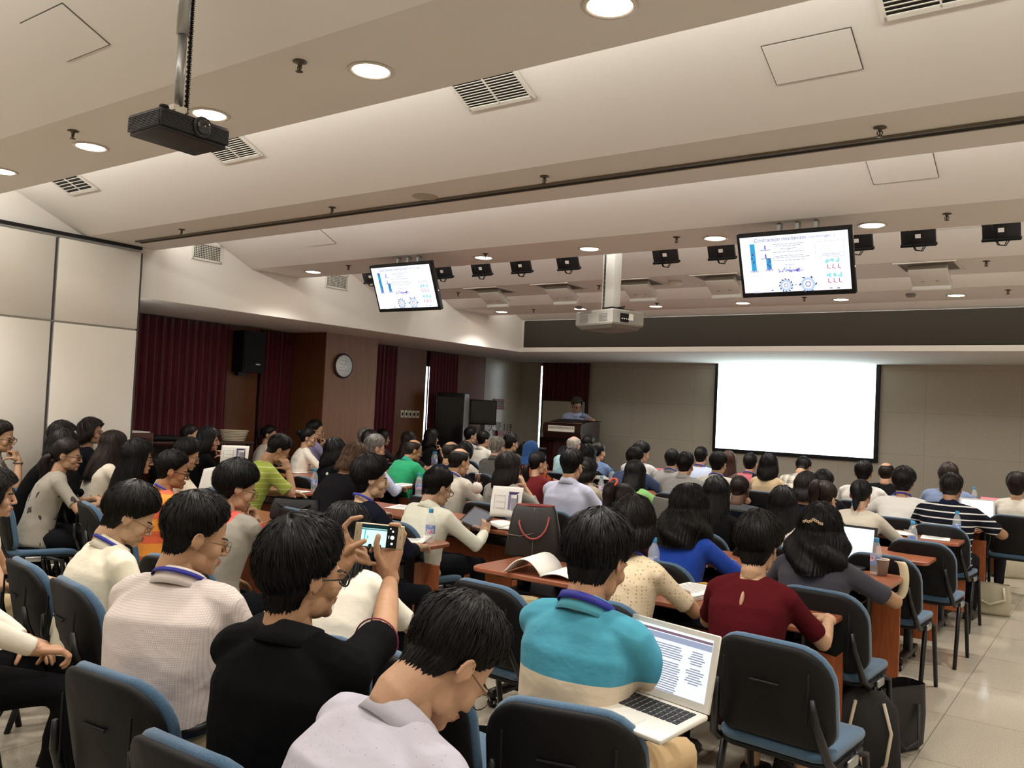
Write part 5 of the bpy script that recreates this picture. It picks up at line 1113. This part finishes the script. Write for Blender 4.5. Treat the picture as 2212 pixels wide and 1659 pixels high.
def polo_trim(o,d):
    nb=d['C'](1.0); a=d['An'](1)*.9; k=d['k']; n=30; m=MB()
    m.tube([nb+rx(-a)@np.array((.0855*k*cos(t),.0815*k*sin(t)+.004,-.012-.018*sin(t)+.004)) for t in np.linspace(0,2*pi,n,endpoint=False)],.0022,5,closed=True)
    for s in (1,):
        S,E,W=d['arm'][s]; c=S*.22+E*.78; ax=nz(E-S); u=nz(np.cross(ax,(0,0,1))); v=np.cross(ax,u)
        m.tube([c-ax*.003+(u*cos(t)+v*sin(t))*.0595*k for t in np.linspace(0,2*pi,26,endpoint=False)],.0024,5,closed=True)
    m.build('trim_piping',mat('piping_maroon','#8a2f4a',.6),o)
P(660,1110,1.50,'m','vol',K_,BK,'person in black polo with maroon piping, filming with a raised phone',f=10,lean=2,sl=5,hp=2,hy=-20,slv='s',chair=(-1.70,1.42,2),arms=(arm_w(rw,(.75,.1,-.8)),arm_w(lw,(-.8,.2,-.7))),hands={1:RH,-1:LH},collar='#1b1b1d',gl='b',q=2,skc='#b5835c',extra=polo_trim,var=0,sc=1.03,back=1.05)
t=thing('smartphone','gold smartphone held sideways, its screen filming the stage','phone',tuple(ph_c)); Mq=Matrix(PF.tolist()); t.rotation_euler=Mq.to_euler()
MB().rbox((0,0,0),(.152,.075,.008),.0038,3).build('case',mat('phone_gold','#c8b79a',.3,.4),t)
MB().box((0,0,.0042),(.112,.068,.0006)).build('bezel',M_dark,t)
MB().box((-.016,0,.0047),(.078,.066,.0004)).build('screen',emis('phone_screen','#bfeef0',.75),t)
q=MB(); q.box((-.016,.028,.0051),(.078,.011,.0003),0); q.box((-.044,.004,.0051),(.004,.03,.0003),1); q.box((-.035,-.006,.0051),(.004,.01,.0003),1); q.box((-.016,.019,.0051),(.078,.004,.0003),2)
for cx in (-.025,-.008,.004): q.cyl((cx,-.031,.0051),.006,.0003,14,0)
q.build('filmed_scene',[emis('ph_dark','#2a4a4c',.2),emis('ph_cyan','#54d2cf',.5),emis('ph_mid','#6fa9a6',.35)],t)
q=MB(); q.cyl((.041,-.001,.0049),.0062,.0004,20); q.cyl((.041,.018,.0049),.0032,.0004,16); q.cyl((.041,-.02,.0049),.0038,.0004,16); q.cyl((.033,.026,.0049),.0022,.0004,12); q.box((.03,0,.0049),(.0018,.009,.0004)); q.build('camera_buttons',emis('ph_white','#ffffff',.7),t)
q=MB(); q.cyl((-.068,.012,.0042),.0014,.0006,10); q.box((-.068,.004,.0042),(.0015,.008,.0006)); q.cyl((-.068,-.008,.0042),.001,.0006,10); q.box((.066,0,.0042),(.0016,.012,.0006)); q.build('speaker_marks',mat('phone_mark','#5d5040',.5),t)
# ---- near figures
def polo_panels(o,d): pass
LP0=at_d(1378,1512,2.30)
P(1312,1101,2.35,'m','vol',K_,('#4590a4','split','#d3c2a6',.04,.3,.86),'person in teal and cream polo working with a laptop on the lap',f=-3,lean=5,sl=8,hp=14,hy=0,chair=(-1.28,2.22,16),slv='s',arms=(dict(w=(.02,.25,.74),pole=(1,-.1,-.45),hd=(-.95,.2,-.1),hn=(0,-.3,-1),p='relax'),dict(w=(.0,.30,.72),pole=(-1,-.1,-.45),hd=(.95,.2,-.1),hn=(0,0,-1),p='relax')),collar='#5fb0c2',lan=.012,q=2,bw=.95,pants='#b59a72',var=1,sc=1.02,skc='#b5825c')
laptop(tuple(LP0+np.array((-.02,.05,-.06))),RAD(-12),'white laptop on the lap of the person in the teal and cream polo',lines=True,scr=('#e6ebf8',.6),ang=108,tilt=(RAD(6),0))
P(1066,1300,1.50,'m','short','#0f0d0c',('#b7b3be','dots','#8f8da6',90,.12),'person in pale lavender shirt bending forward with head bowed',f=-14,lean=14,sl=16,hp=36,hy=-4,slv='l',arms=('lap','lap'),collar='#b7b3be',q=2,gl='t',var=2,skc='#c0906c',sc=1.02,back=1.1)
P(448,1057,1.75,'m','short','#151412',('#d6cbc3','grid','#bfb0ac',.0066,.3),'person in finely checked white shirt and khaki trousers, blue lanyard',f=22,lean=5,sl=9,hy=-42,hp=10,tuck=True,chair=(-2.3,1.57,4),slv='l',arms=('lap','lap'),collar='#ddd2ca',lan=True,q=2,gl='t',pants='#a08d69',var=1,skc='#b98860',sc=1.04,back=1.25)
P(318,1045,2.12,'m','pixie','#100c0a','#e6dfc9','person in cream shirt and blue lanyard looking down, seen from behind',f=-12,lean=8,sl=9,hy=-16,hp=22,chair=(-3.42,2.06,-9),slv='l',arms=('lap','lap'),collar='#e4ddca',lan=True,gl='t',q=2,skc='#c39a75',var=2)
P(529,992,2.85,'m','pixie','#0a0908',('#8b867b','side','#d9534a',1,1,.11),'person in coral and grey top resting chin on one hand',f=14,lean=16,sl=8,hy=-34,hp=10,slv='l',arms=('chin','lap'),q=2,gl='t',skc='#b98d69')
P(758,1083,2.40,'f','long','#0c0a09',W_,'person in white tee with long dark hair beside the raised phone',f=32,lean=22,sl=12,hp=16,hy=0,arms=('desk','lap'),pants='#b09a3e',q=2,skc='#b78b68')
P(804,980,3.55,'f','pixie',K_,'#12151f','person in navy wide-necked top with blue lanyard turning aside',f=-8,hy=-24,lean=10,lan=True,arms=('desk','desk'),q=2,slv='h',skc='#c39a76')
P(958,1008,4.60,'m','short',K_,'#dcdccb','person in cream shirt holding a tablet at the table end',f=-8,lean=14,hy=-10,hp=12,slv='l',collar=True,gl='b',q=2,arms=(dict(w=at_y(1046,1152,4.86),pole=(.8,-.3,-.6),hd=(-.2,.5,.8),hn=(-.6,.6,-.2),p='grip',world=True),'desk'),skc='#bd9270')
tb=thing('tablet','tablet with a dark grey screen held by the person in cream','tablet',tuple(at_y(1030,1120,4.93)),rot=(RAD(38),RAD(8),RAD(-14))); MB().rbox((0,0,0),(.25,.18,.014),.006).build('case',mat('tablet_case','#3a2b27',.5),tb); MB().box((0,0,.008),(.205,.145,.001)).build('screen',mat('tablet_screen','#6e7480',.12),tb)
P(1372,1066,3.50,'f','bob','#140f0d',('#d9c7a8','eyelet','#ae9168',62,.24),'person in cream eyelet lace blouse at the near right table',lean=8,hp=6,arms=('desk','desk'),lan=True,q=2,skc='#a97a55')
P(1646,1102,3.50,'f','pixie','#0e0b0a','#4a1117','person in maroon blouse with a keyhole opening at the back',lean=10,hp=10,arms=(dict(w=(.20,.42,.79),pole=(.5,-.3,-.8),hd=(-.6,.8,-.05),hn=(0,0,-1),p='flat'),dict(w=(-.22,.42,.79),pole=(-.5,-.3,-.8),hd=(.6,.8,-.05),hn=(0,0,-1),p='flat')),slv='s',q=2,pants='#2a1012',skirt=True,chair=(-1.01,3.33,-4),skc='#b58863',extra=lambda o,d: MB().add(P_ell(14,10),0,rx(-d['An'](.85)),d['C'](.86)+np.array((0,-.098,.0)),True,(.009,.012,.042)).build('keyhole',skin('#b58863'),o))
def clip(o,d):
    m=MB(); r=random.Random(2)
    for i in range(9):
        p=d['nk']+d['Hm']@np.array((-.045+.011*i,-.135+.0,.10-.004*abs(i-4)+r.uniform(-.004,.004)))
        for k in range(5): m.ell(tuple(p+np.array((.005*cos(k*1.26),-.002,.005*sin(k*1.26)))),(.0032,.002,.0032),6,5)
    m.build('hair_clip',mat('clip_cream','#c9b08a',.3),o)
P(1777,1086,4.50,'f','wavy','#0d0b0a','#3d3d45','person in slate grey tee with a small flowered hair clip',lean=12,hp=8,arms=('wide','desk'),q=2,skc='#a97b55',extra=clip,bw=1.08,chair=(-1.16,4.42,-3))
P(1494,1045,4.60,'f','wavy','#110d0c','#2346a6','person in bright blue long sleeved top',f=-6,lean=10,hp=8,arms=('desk','desk'),slv='l',q=2,skc='#b98e6c')
P(1238,966,6.00,'m','short',K_,'#b9bdd2','person in pale blue shirt sitting upright in the middle',lean=6,hp=2,slv='h',collar=True,arms=('desk','desk'),q=1,skc='#b98a66',gl='t')
P(1099,975,5.95,'f','bobl','#1a1413','#8c8980','person in grey cardigan propping an elbow on the table',lean=10,hy=-14,slv='h',arms=('cheek','desk'),q=1,skc='#c09672')
P(1354,1040,4.70,'f','highpony','#1c1312','#5a3038','person with an orange hair band in front of the green tee',lean=14,hp=14,hy=-12,arms=('desk','desk'),q=1,extra=lambda o,d: MB().tube([d['nk']+d['Hm']@(np.array((0,-.135,.158))+.03*np.array((cos(t),.35*sin(t),sin(t)))) for t in np.linspace(0,2*pi,16,endpoint=False)],.007,6,closed=True).build('hair_band',mat('band_orange','#e0603c',.7),o))
P(1551,1026,5.90,'f','long','#0b0908','#131213','person in black top with long black hair by the blue top',lean=10,hp=8,arms=('desk','desk'),q=1,slv='l')
P(1693,1046,5.72,'f','long','#0c0a0a','#d9d2c4','person in white top between the blue and the slate grey tops',lean=12,hy=16,arms=('cheek','desk'),q=1)
P(1601,1021,7.20,'m','buzz','#17110d','#3a3c40','person with cropped hair in dark grey jacket',lean=12,hp=6,slv='l',q=1,skc='#5b3f2d')
P(1786,1033,6.00,'f','highpony','#20130e','#11131c','person in navy top with a brown tail of hair held high',lean=14,hp=10,hy=-14,slv='l',q=1)
P(1863,1031,7.20,'f','pony','#0c0b0c','#b5ad9d','person in thin grey blouse with a wide neck',lean=14,hp=10,slv='l',q=1)
P(2058,1019,8.2,'m','short','#171311',('#15171f','h','#c9c7c2',.052,.2),'person in navy tee with thin white stripes',f=-4,lean=14,hp=10,arms=('wide','desk'),q=1,bw=1.1,skc='#9c6d4b',collar='#181d33')
# ---- curtain-side block
P(5,906,3.25,'m','short','#1a130f','#8b877c','person in grey tee resting chin on a fist, wearing a watch',f=-30,lean=12,hy=-20,arms=('chin','desk'),q=1,gl='b',skc='#b88a64',extra=lambda o,d: MB().tube([d['arm'][1][2]*.93+d['arm'][1][1]*.07+np.array((.031*cos(t),.031*sin(t),0)) for t in np.linspace(0,2*pi,16,endpoint=False)],.008,6,closed=True).build('wristwatch',M_bandw,o))
P(137,907,3.65,'f','bob','#130f0d','#1a1718','person in dark top hidden behind the black cardigan',f=-20,lean=10,slv='l',q=1,hy=-10)
P(143,925,3.40,'f','bob','#120f0e',BK,'person in black cardigan leaning on a raised hand by the partition',f=-28,lean=20,sl=10,slv='l',arms=('cheek','desk'),q=1)
P(149,941,3.22,'f','lowpony','#17110f',('#8f897d','leaf','#37322c',16,.63),'person in grey leaf-patterned blouse with hair tied back',f=-20,lean=16,hy=-18,arms=('desk','desk'),gl='b',q=2,slv='s',skc='#ad805e')
P(195,900,4.12,'f','bob','#1a1311','#14161d','person in dark navy top looking up, before the partition seam',f=-24,lean=6,hy=-22,hp=-6,gl='t',q=1,slv='l')
P(253,928,3.85,'f','long','#241813','#e0d6c3','person in white top with brown hair falling to one side',f=-10,lean=10,hp=12,hy=10,q=1)
P(301,945,3.40,'f','long','#0c0a0a','#ddd3c0','person in white tee with very long black hair',f=-16,lean=7,sl=4,hp=4,hy=-8,gl='b',q=2,arms=('desk','desk'),skc='#c39a76')
P(382,969,3.40,'m','short',K_,('#e0913c','h','#d0603f',.16,.5),'person in orange and yellow striped tee with blue lanyard',f=-18,lean=10,hy=-14,hp=6,gl='b',lan=True,q=2,skc='#ab774f',arms=('desk','desk'))
P(415,945,4.28,'m','pixie','#0d0b0a','#d9d0bd','person in white shirt reading a large white booklet',f=-20,lean=14,hy=-10,hp=12,gl='t',q=1,slv='s',arms=('desk','desk'))
P(412,912,5.6,'m','buzz','#17120f','#5b5d60','person in grey tee before the widest red curtain',f=-14,lean=10,hy=-16,gl='t',q=1)
P(453,920,5.30,'f','bobl','#0e0c0c',BK,'person in black tee touching the mouth with one hand',f=-18,lean=10,hy=-20,arms=('chin','desk'),q=1)
P(584,915,7.20,'f','pony','#120e0d','#d6cdbd','person in white top with hair tied back before the pillar curtain',f=-26,lean=10,hy=-26,q=1)
P(621,940,4.95,'m','short',K_,('#9fae4b','h','#bcc67c',.045,.22),'person in lime green striped polo writing with head on hand',f=-20,lean=22,sl=10,hp=22,hy=-4,arms=('cheek','desk'),q=1,skc='#b58660',gl='t')
P(667,920,7.0,'f','bun','#0f0d0d','#ded6c6','person in white blouse and glasses under the clock pillar',f=-22,lean=8,hy=-22,gl='t',q=1,slv='h')
P(682,905,7.5,'m','short',K_,'#8d86a8','person in lavender shirt holding a pen to the chin',f=-20,lean=6,hy=-26,gl='t',arms=('chin','desk'),lan=True,q=1)
P(725,945,6.15,'f','bobl','#0d0b0b',('#141315','dots','#cfc9b9',11,.16),'person in black blouse printed with white flowers',f=-16,lean=10,hy=-10,q=1,slv='h')
P(781,957,4.62,'f','bob','#4a3626','#17171a','person with light brown hair in a black long sleeved top',f=-10,lean=20,sl=10,hp=16,slv='l',q=1,arms=('desk','desk'),bw=1.12)
P(816,936,6.18,'m','short','#6b6762',('#b4bbcc','grid','#8f9bbb',.02,.2),'grey haired person in pale blue striped shirt writing',f=-10,lean=16,hy=-12,hp=6,gl='t',q=1,slv='l')
P(791,922,8.1,'m','short','#6a655e','#33322f','person in dark jacket and grey cap beyond the striped shirt',f=-14,lean=8,q=0,slv='l')
P(801,927,7.45,'f','bob','#100d0d','#2a2526','person in dark top with black hair near the clock pillar',f=-14,lean=8,q=0)
P(828,926,9.35,'f','bob','#0f0d0d','#3a3334','person in glasses looking aside below the switch plates curtain',f=-16,hy=-20,lean=8,gl='t',q=0)
P(884,930,8.60,'f','long','#1a1110','#2c2427','person in dark top with a white hair clip behind the green polo',f=-12,lean=8,q=0)
P(900,945,7.30,'m','bald','#241c17','#2c9b68','person in bright green polo with a bare crown',f=-14,lean=16,sl=10,hy=-16,hp=6,gl='b',q=1,arms=('desk','desk'),skc='#b27f58',collar='#2c8f7a',bw=1.08)
P(933,925,9.70,'f','bobl','#0f0c0c','#1c1a1b','person raising a hand before the black rack',f=-16,hy=-16,lean=8,arms=('chin','desk'),q=0)
P(976,948,7.20,'m','bald','#201913','#151a28','person in navy top with thinning crown in the middle block',f=-6,lean=12,q=1,skc='#a97a55')
P(1006,952,8.30,'f','bob','#14100f','#d8d0c2','person in white tee with dark print and a shoulder strap',f=-8,lean=10,q=0)
P(999,962,5.95,'m','bald','#17130f','#c6c0b1','person in off-white shirt with bare crown and lanyard',f=-8,lean=14,hy=-8,hp=8,lan=True,q=1,arms=('desk','desk'),skc='#b58762',collar=True)
P(1018,921,10.6,'m','short',K_,'#b6b4b8','person in pale grey shirt in the front row by the rack',f=-12,hy=-18,lean=6,q=0,collar=True)
P(1046,929,10.2,'m','short',K_,'#d5d0c4','person in white shirt in the front row by the black television',f=-8,hy=-10,lean=8,q=0,collar=True)
P(1076,941,8.45,'m','short','#7d766c','#55544f','grey haired person in grey jacket in front of the fire notice',f=-4,lean=8,q=1,slv='l',collar=True,skc='#c69a78')
P(1105,934,9.70,'m','pixie','#0f0d0d','#44423f','person in dark grey top below the 119 lettering',f=-8,hy=-10,lean=8,q=0,slv='l')
P(1136,956,10.8,'f','bob','#0f0d0d','#2b2a2e','person in dark top beside the blue headscarf',f=-6,q=0)
P(1149,949,8.55,'f','hijab','#2f5288',('#c2522c','floral','#1d1a1c',13,.52),'person in blue headscarf and orange patterned dress',f=-8,hy=-10,lean=10,q=1,slv='l',skc='#b98a66')
P(1164,971,7.20,'f','lowpony','#120d0c','#5b1418','person in dark red top with hair tied low',f=-6,lean=10,hy=-18,q=1,slv='l')
P(1242,938,9.65,'m','bald','#a8a198','#a9d3d8','person in pale cyan tee with bare crown before the lectern',f=-4,lean=12,hp=4,q=1,skc='#c48f70',bw=1.1)
P(1268,987,7.15,'f','bob','#0f0c0c','#a39785','person in tan top seen between pale blue shirt and stripes',f=-4,lean=8,hy=-20,gl='t',q=1)
P(1271,957,8.40,'f','long','#0b0909',('#151517','h','#cfcabd',.09,.45),'person in black and white striped top',f=-4,lean=12,q=1,slv='h',arms=('wide','desk'))
P(1273,938,10.9,'m','short',K_,'#2a2a2d','person with black hair right in front of the lectern base',q=0)
P(1294,953,9.65,'f','bun','#15100f','#6f86ad','person in light denim top right of the lectern',hy=-14,lean=10,q=0)
P(1373,963,8.40,'m','short',K_,'#3d4a68','person in navy blue tee with a dark laptop',lean=10,q=1,arms=('wide','desk'))
P(1390,953,9.70,'m','pixie',K_,'#cfcfce','person in white shirt turning sideways beyond the navy blue tee',hy=-34,hp=8,lean=8,q=1)
P(1375,991,7.20,'f','long','#0b0908','#7fae6a','person in light green tee with long black hair',lean=12,hp=6,q=1,arms=('wide','desk'))
P(1454,968,9.60,'m','short',K_,'#a5a4a2','person in grey shirt and lanyard, left of two grey shirts',lean=8,lan=True,q=0,collar=True)
P(1482,974,8.40,'m','short',K_,'#8e8d8a','person in grey shirt, right of two grey shirts',lean=8,q=1,collar=True,bw=1.08)
P(1516,963,10.8,'m','short',K_,'#b7c1d6','person in light blue shirt and lanyard left of the screen',lean=6,lan=True,q=0)
P(1553,973,8.95,'m','short',K_,'#d9d5cb','person in white shirt and lanyard below the screen corner',lean=6,lan=True,q=1,collar=True,hy=-6)
P(1574,972,9.9,'f','long','#3a241a','#5a4a44','person with long brown hair below the screen',lean=8,q=0)
P(1622,977,10.8,'m','short',K_,'#b9606c','person in pink shirt and lanyard below the screen',lean=6,lan=True,q=0)
P(1661,978,9.70,'f','bobl','#0e0b0b','#d3bb97','person in cream blazer below the screen',lean=6,slv='l',q=1)
P(1740,989,10.8,'m','short',K_,('#c9c3b4','plaid','#3a3633',.09,.4),'person in plaid shirt bowing over the front table',lean=26,sl=14,hp=26,q=1,slv='l')
P(1745,1017,7.20,'f','bob','#15110f','#12141d','person in navy scoop-neck top with blue lanyard',lean=10,hp=6,lan=True,q=1)
P(1780,1013,8.40,'f','pixie','#100d0c','#1c1c22','person in dark top half hidden behind the navy scoop neck',lean=10,q=0)
P(1867,993,9.70,'m','short',K_,'#dad7d0','person in white shirt below the right edge of the screen',lean=10,q=1,slv='l',collar=True)
P(1915,994,10.8,'m','bald','#1b1511','#141415','person in black jacket with thinning crown below the screen frame',lean=6,q=0,slv='l',collar=False)
P(1954,1006,8.40,'m','pixie','#130f0e','#dcd9d2','person in white shirt leaning on both elbows right of the screen',lean=14,q=1,slv='l',lan=True,arms=('wide','wide'))
P(2050,998,9.80,'m','pixie','#2a1d16','#7c8cab','person in blue shirt behind the striped navy tee',lean=10,q=0,slv='l',collar=True)
def leafprint(o,d):
    m=MB(); r=random.Random(6); c=d['C'](.5)
    for i in range(26):
        x=.02+i%9*.018; z=-.03+.03*sin(i*1.7)+r.uniform(-.02,.03); m.add(P_ell(8,6),0,ry(r.uniform(-1,1)),c+np.array((x,-.128,z)),True,(.012,.006,.006))
    m.build('flower_print',mat('print_navy','#1d2140',.8),o)
P(2198,1018,9.70,'f','pixie','#241913','#dcd6c8','person in white tee with a navy flower print on the back',lean=6,q=1,slv='h',extra=leafprint,legs=((.12,.44,.5),(.16,.40,.5)),pants='#33353a')
# ---- seated at the left edge of the frame, mostly cut off
P(-14,1006,1.95,'f','bob','#17110e','#ddd0b8','person in sleeveless cream top cut off by the picture edge',f=-24,lean=6,slv='n',arms=('lap','lap'),pants='#b3a17c',q=2,skc='#c59670')
P(0,0,0,'m','short',K_,'#e2dbcb','person in white long sleeves writing on the knee',f=-34,slv='l',arms=(dict(w=(.12,.34,.66),pole=(.8,-.4,-.4),hd=(-.3,.9,-.15),hn=(0,0,-1),p='pinch'),'lap'),q=2,root=(-3.52,1.36),lean=-4,hy=20,pants='#0e0e10',skc='#b98560')
# ---- the speaker
P(1249,857,12.58,'m','pixie','#4c433c','#aab6d6','person in pale blue shirt speaking at the lectern, holding a remote',f=205,stand=True,lean=16,sl=8,hy=28,hp=14,slv='h',collar='#b4bcdc',gl='b',q=1,skc='#b98569',chair=False,arms=('hang',dict(w=at_y(1282,909,11.95),pole=(-1,.3,-.6),hd=(.95,-.3,-.1),hn=(0,.3,-1),p='grip',world=True)),pants='#20222a')
tag(MB().rbox((0,0,0),(.12,.022,.014),.005).build('remote_clicker',M_dark,loc=tuple(at_y(1291,911,11.93)),rot=(0,0,-.3)),'black remote pointer in the hand of the speaker','remote')
# ---- empty chairs
def free_chair(px,py,z,ang,label):
    p=at_z(px,py,z); d=rz(RAD(ang))@np.array((0,-.29,0)); place_chair(p[0]-d[0],p[1]-d[1],RAD(ang),label)
place_chair(-3.95,2.12,RAD(-9),'empty black chair left of the person in the cream shirt with lanyard')
place_chair(-1.2,5.86,RAD(-3),'empty chair draped with a cream strap behind the slate grey top')
place_chair(-2.3,3.33,RAD(-4),'empty chair between the bowed lavender shirt and the beige tote')
place_chair(-1.72,2.25,RAD(-10),'black chair low between the lavender shirt and the teal polo')

place_chair(-1.15,6.80,RAD(-3),'empty chair before the striped navy tee, beyond the cream strap chair')
booklet_p=at_y(466,1066,4.62); t=thing('paper_booklet','large white paper booklet held up by the person in white shirt and glasses','booklet',tuple(booklet_p),rotz=RAD(30),rot=None)
G=[[(-.17+.34*u,.05*sin(pi*u)+.10*v,.03*sin(pi*u)+.20*v) for u in np.linspace(0,1,12)] for v in np.linspace(0,1,6)]
MB().add(P_sheet(G,.004),smooth=True).build('pages',M_paper,t)
# ================================================================== LIGHT + CAMERA
w=bpy.data.worlds.new('sky'); SC.world=w; w.use_nodes=True
bg=w.node_tree.nodes['Background']; bg.inputs[0].default_value=(.86,.93,1,1); bg.inputs[1].default_value=5.0
def cove(bay_end_y,zc,x0,x1,power,col=(1,.97,.92)):
    l=bpy.data.lights.new('cove_strip','AREA'); l.shape='RECTANGLE'; l.size=x1-x0; l.size_y=.05; l.energy=power; l.color=col
    o=bpy.data.objects.new('cove_strip',l); COL.objects.link(o); o.location=((x0+x1)/2,bay_end_y+.035,zc)
    o.rotation_euler=(RAD(90),0,0)
    o.rotation_euler=(RAD(100),0,0)
for i,(a,b) in enumerate(BEAMS):
    nb=BEAMS[i+1][0] if i<len(BEAMS)-1 else 11.2
    cove(b,ZB+.24,XL+.05,XR-.05,COVE[i])
cd=bpy.data.cameras.new('camera'); cd.sensor_width=36; cd.lens=FPX/2212*36; cd.clip_start=.05; cd.clip_end=100
cam=bpy.data.objects.new('camera',cd); COL.objects.link(cam)
Rm=Matrix((CAMR[0],-CAMR[1],-CAMR[2])).transposed().to_4x4(); Rm.translation=(0,0,EYE); cam.matrix_world=Rm
SC.camera=cam
SC.view_settings.view_transform='Standard'; SC.view_settings.look='None'; SC.view_settings.gamma=1; SC.view_settings.use_curve_mapping=False
SC.view_settings.exposure=EXPO
cy=SC.cycles; cy.use_denoising=True; cy.max_bounces=6; cy.diffuse_bounces=4; cy.glossy_bounces=3; cy.transmission_bounces=6; cy.transparent_max_bounces=8; cy.sample_clamp_indirect=6; cy.caustics_reflective=False; cy.caustics_refractive=False; cy.use_light_tree=True
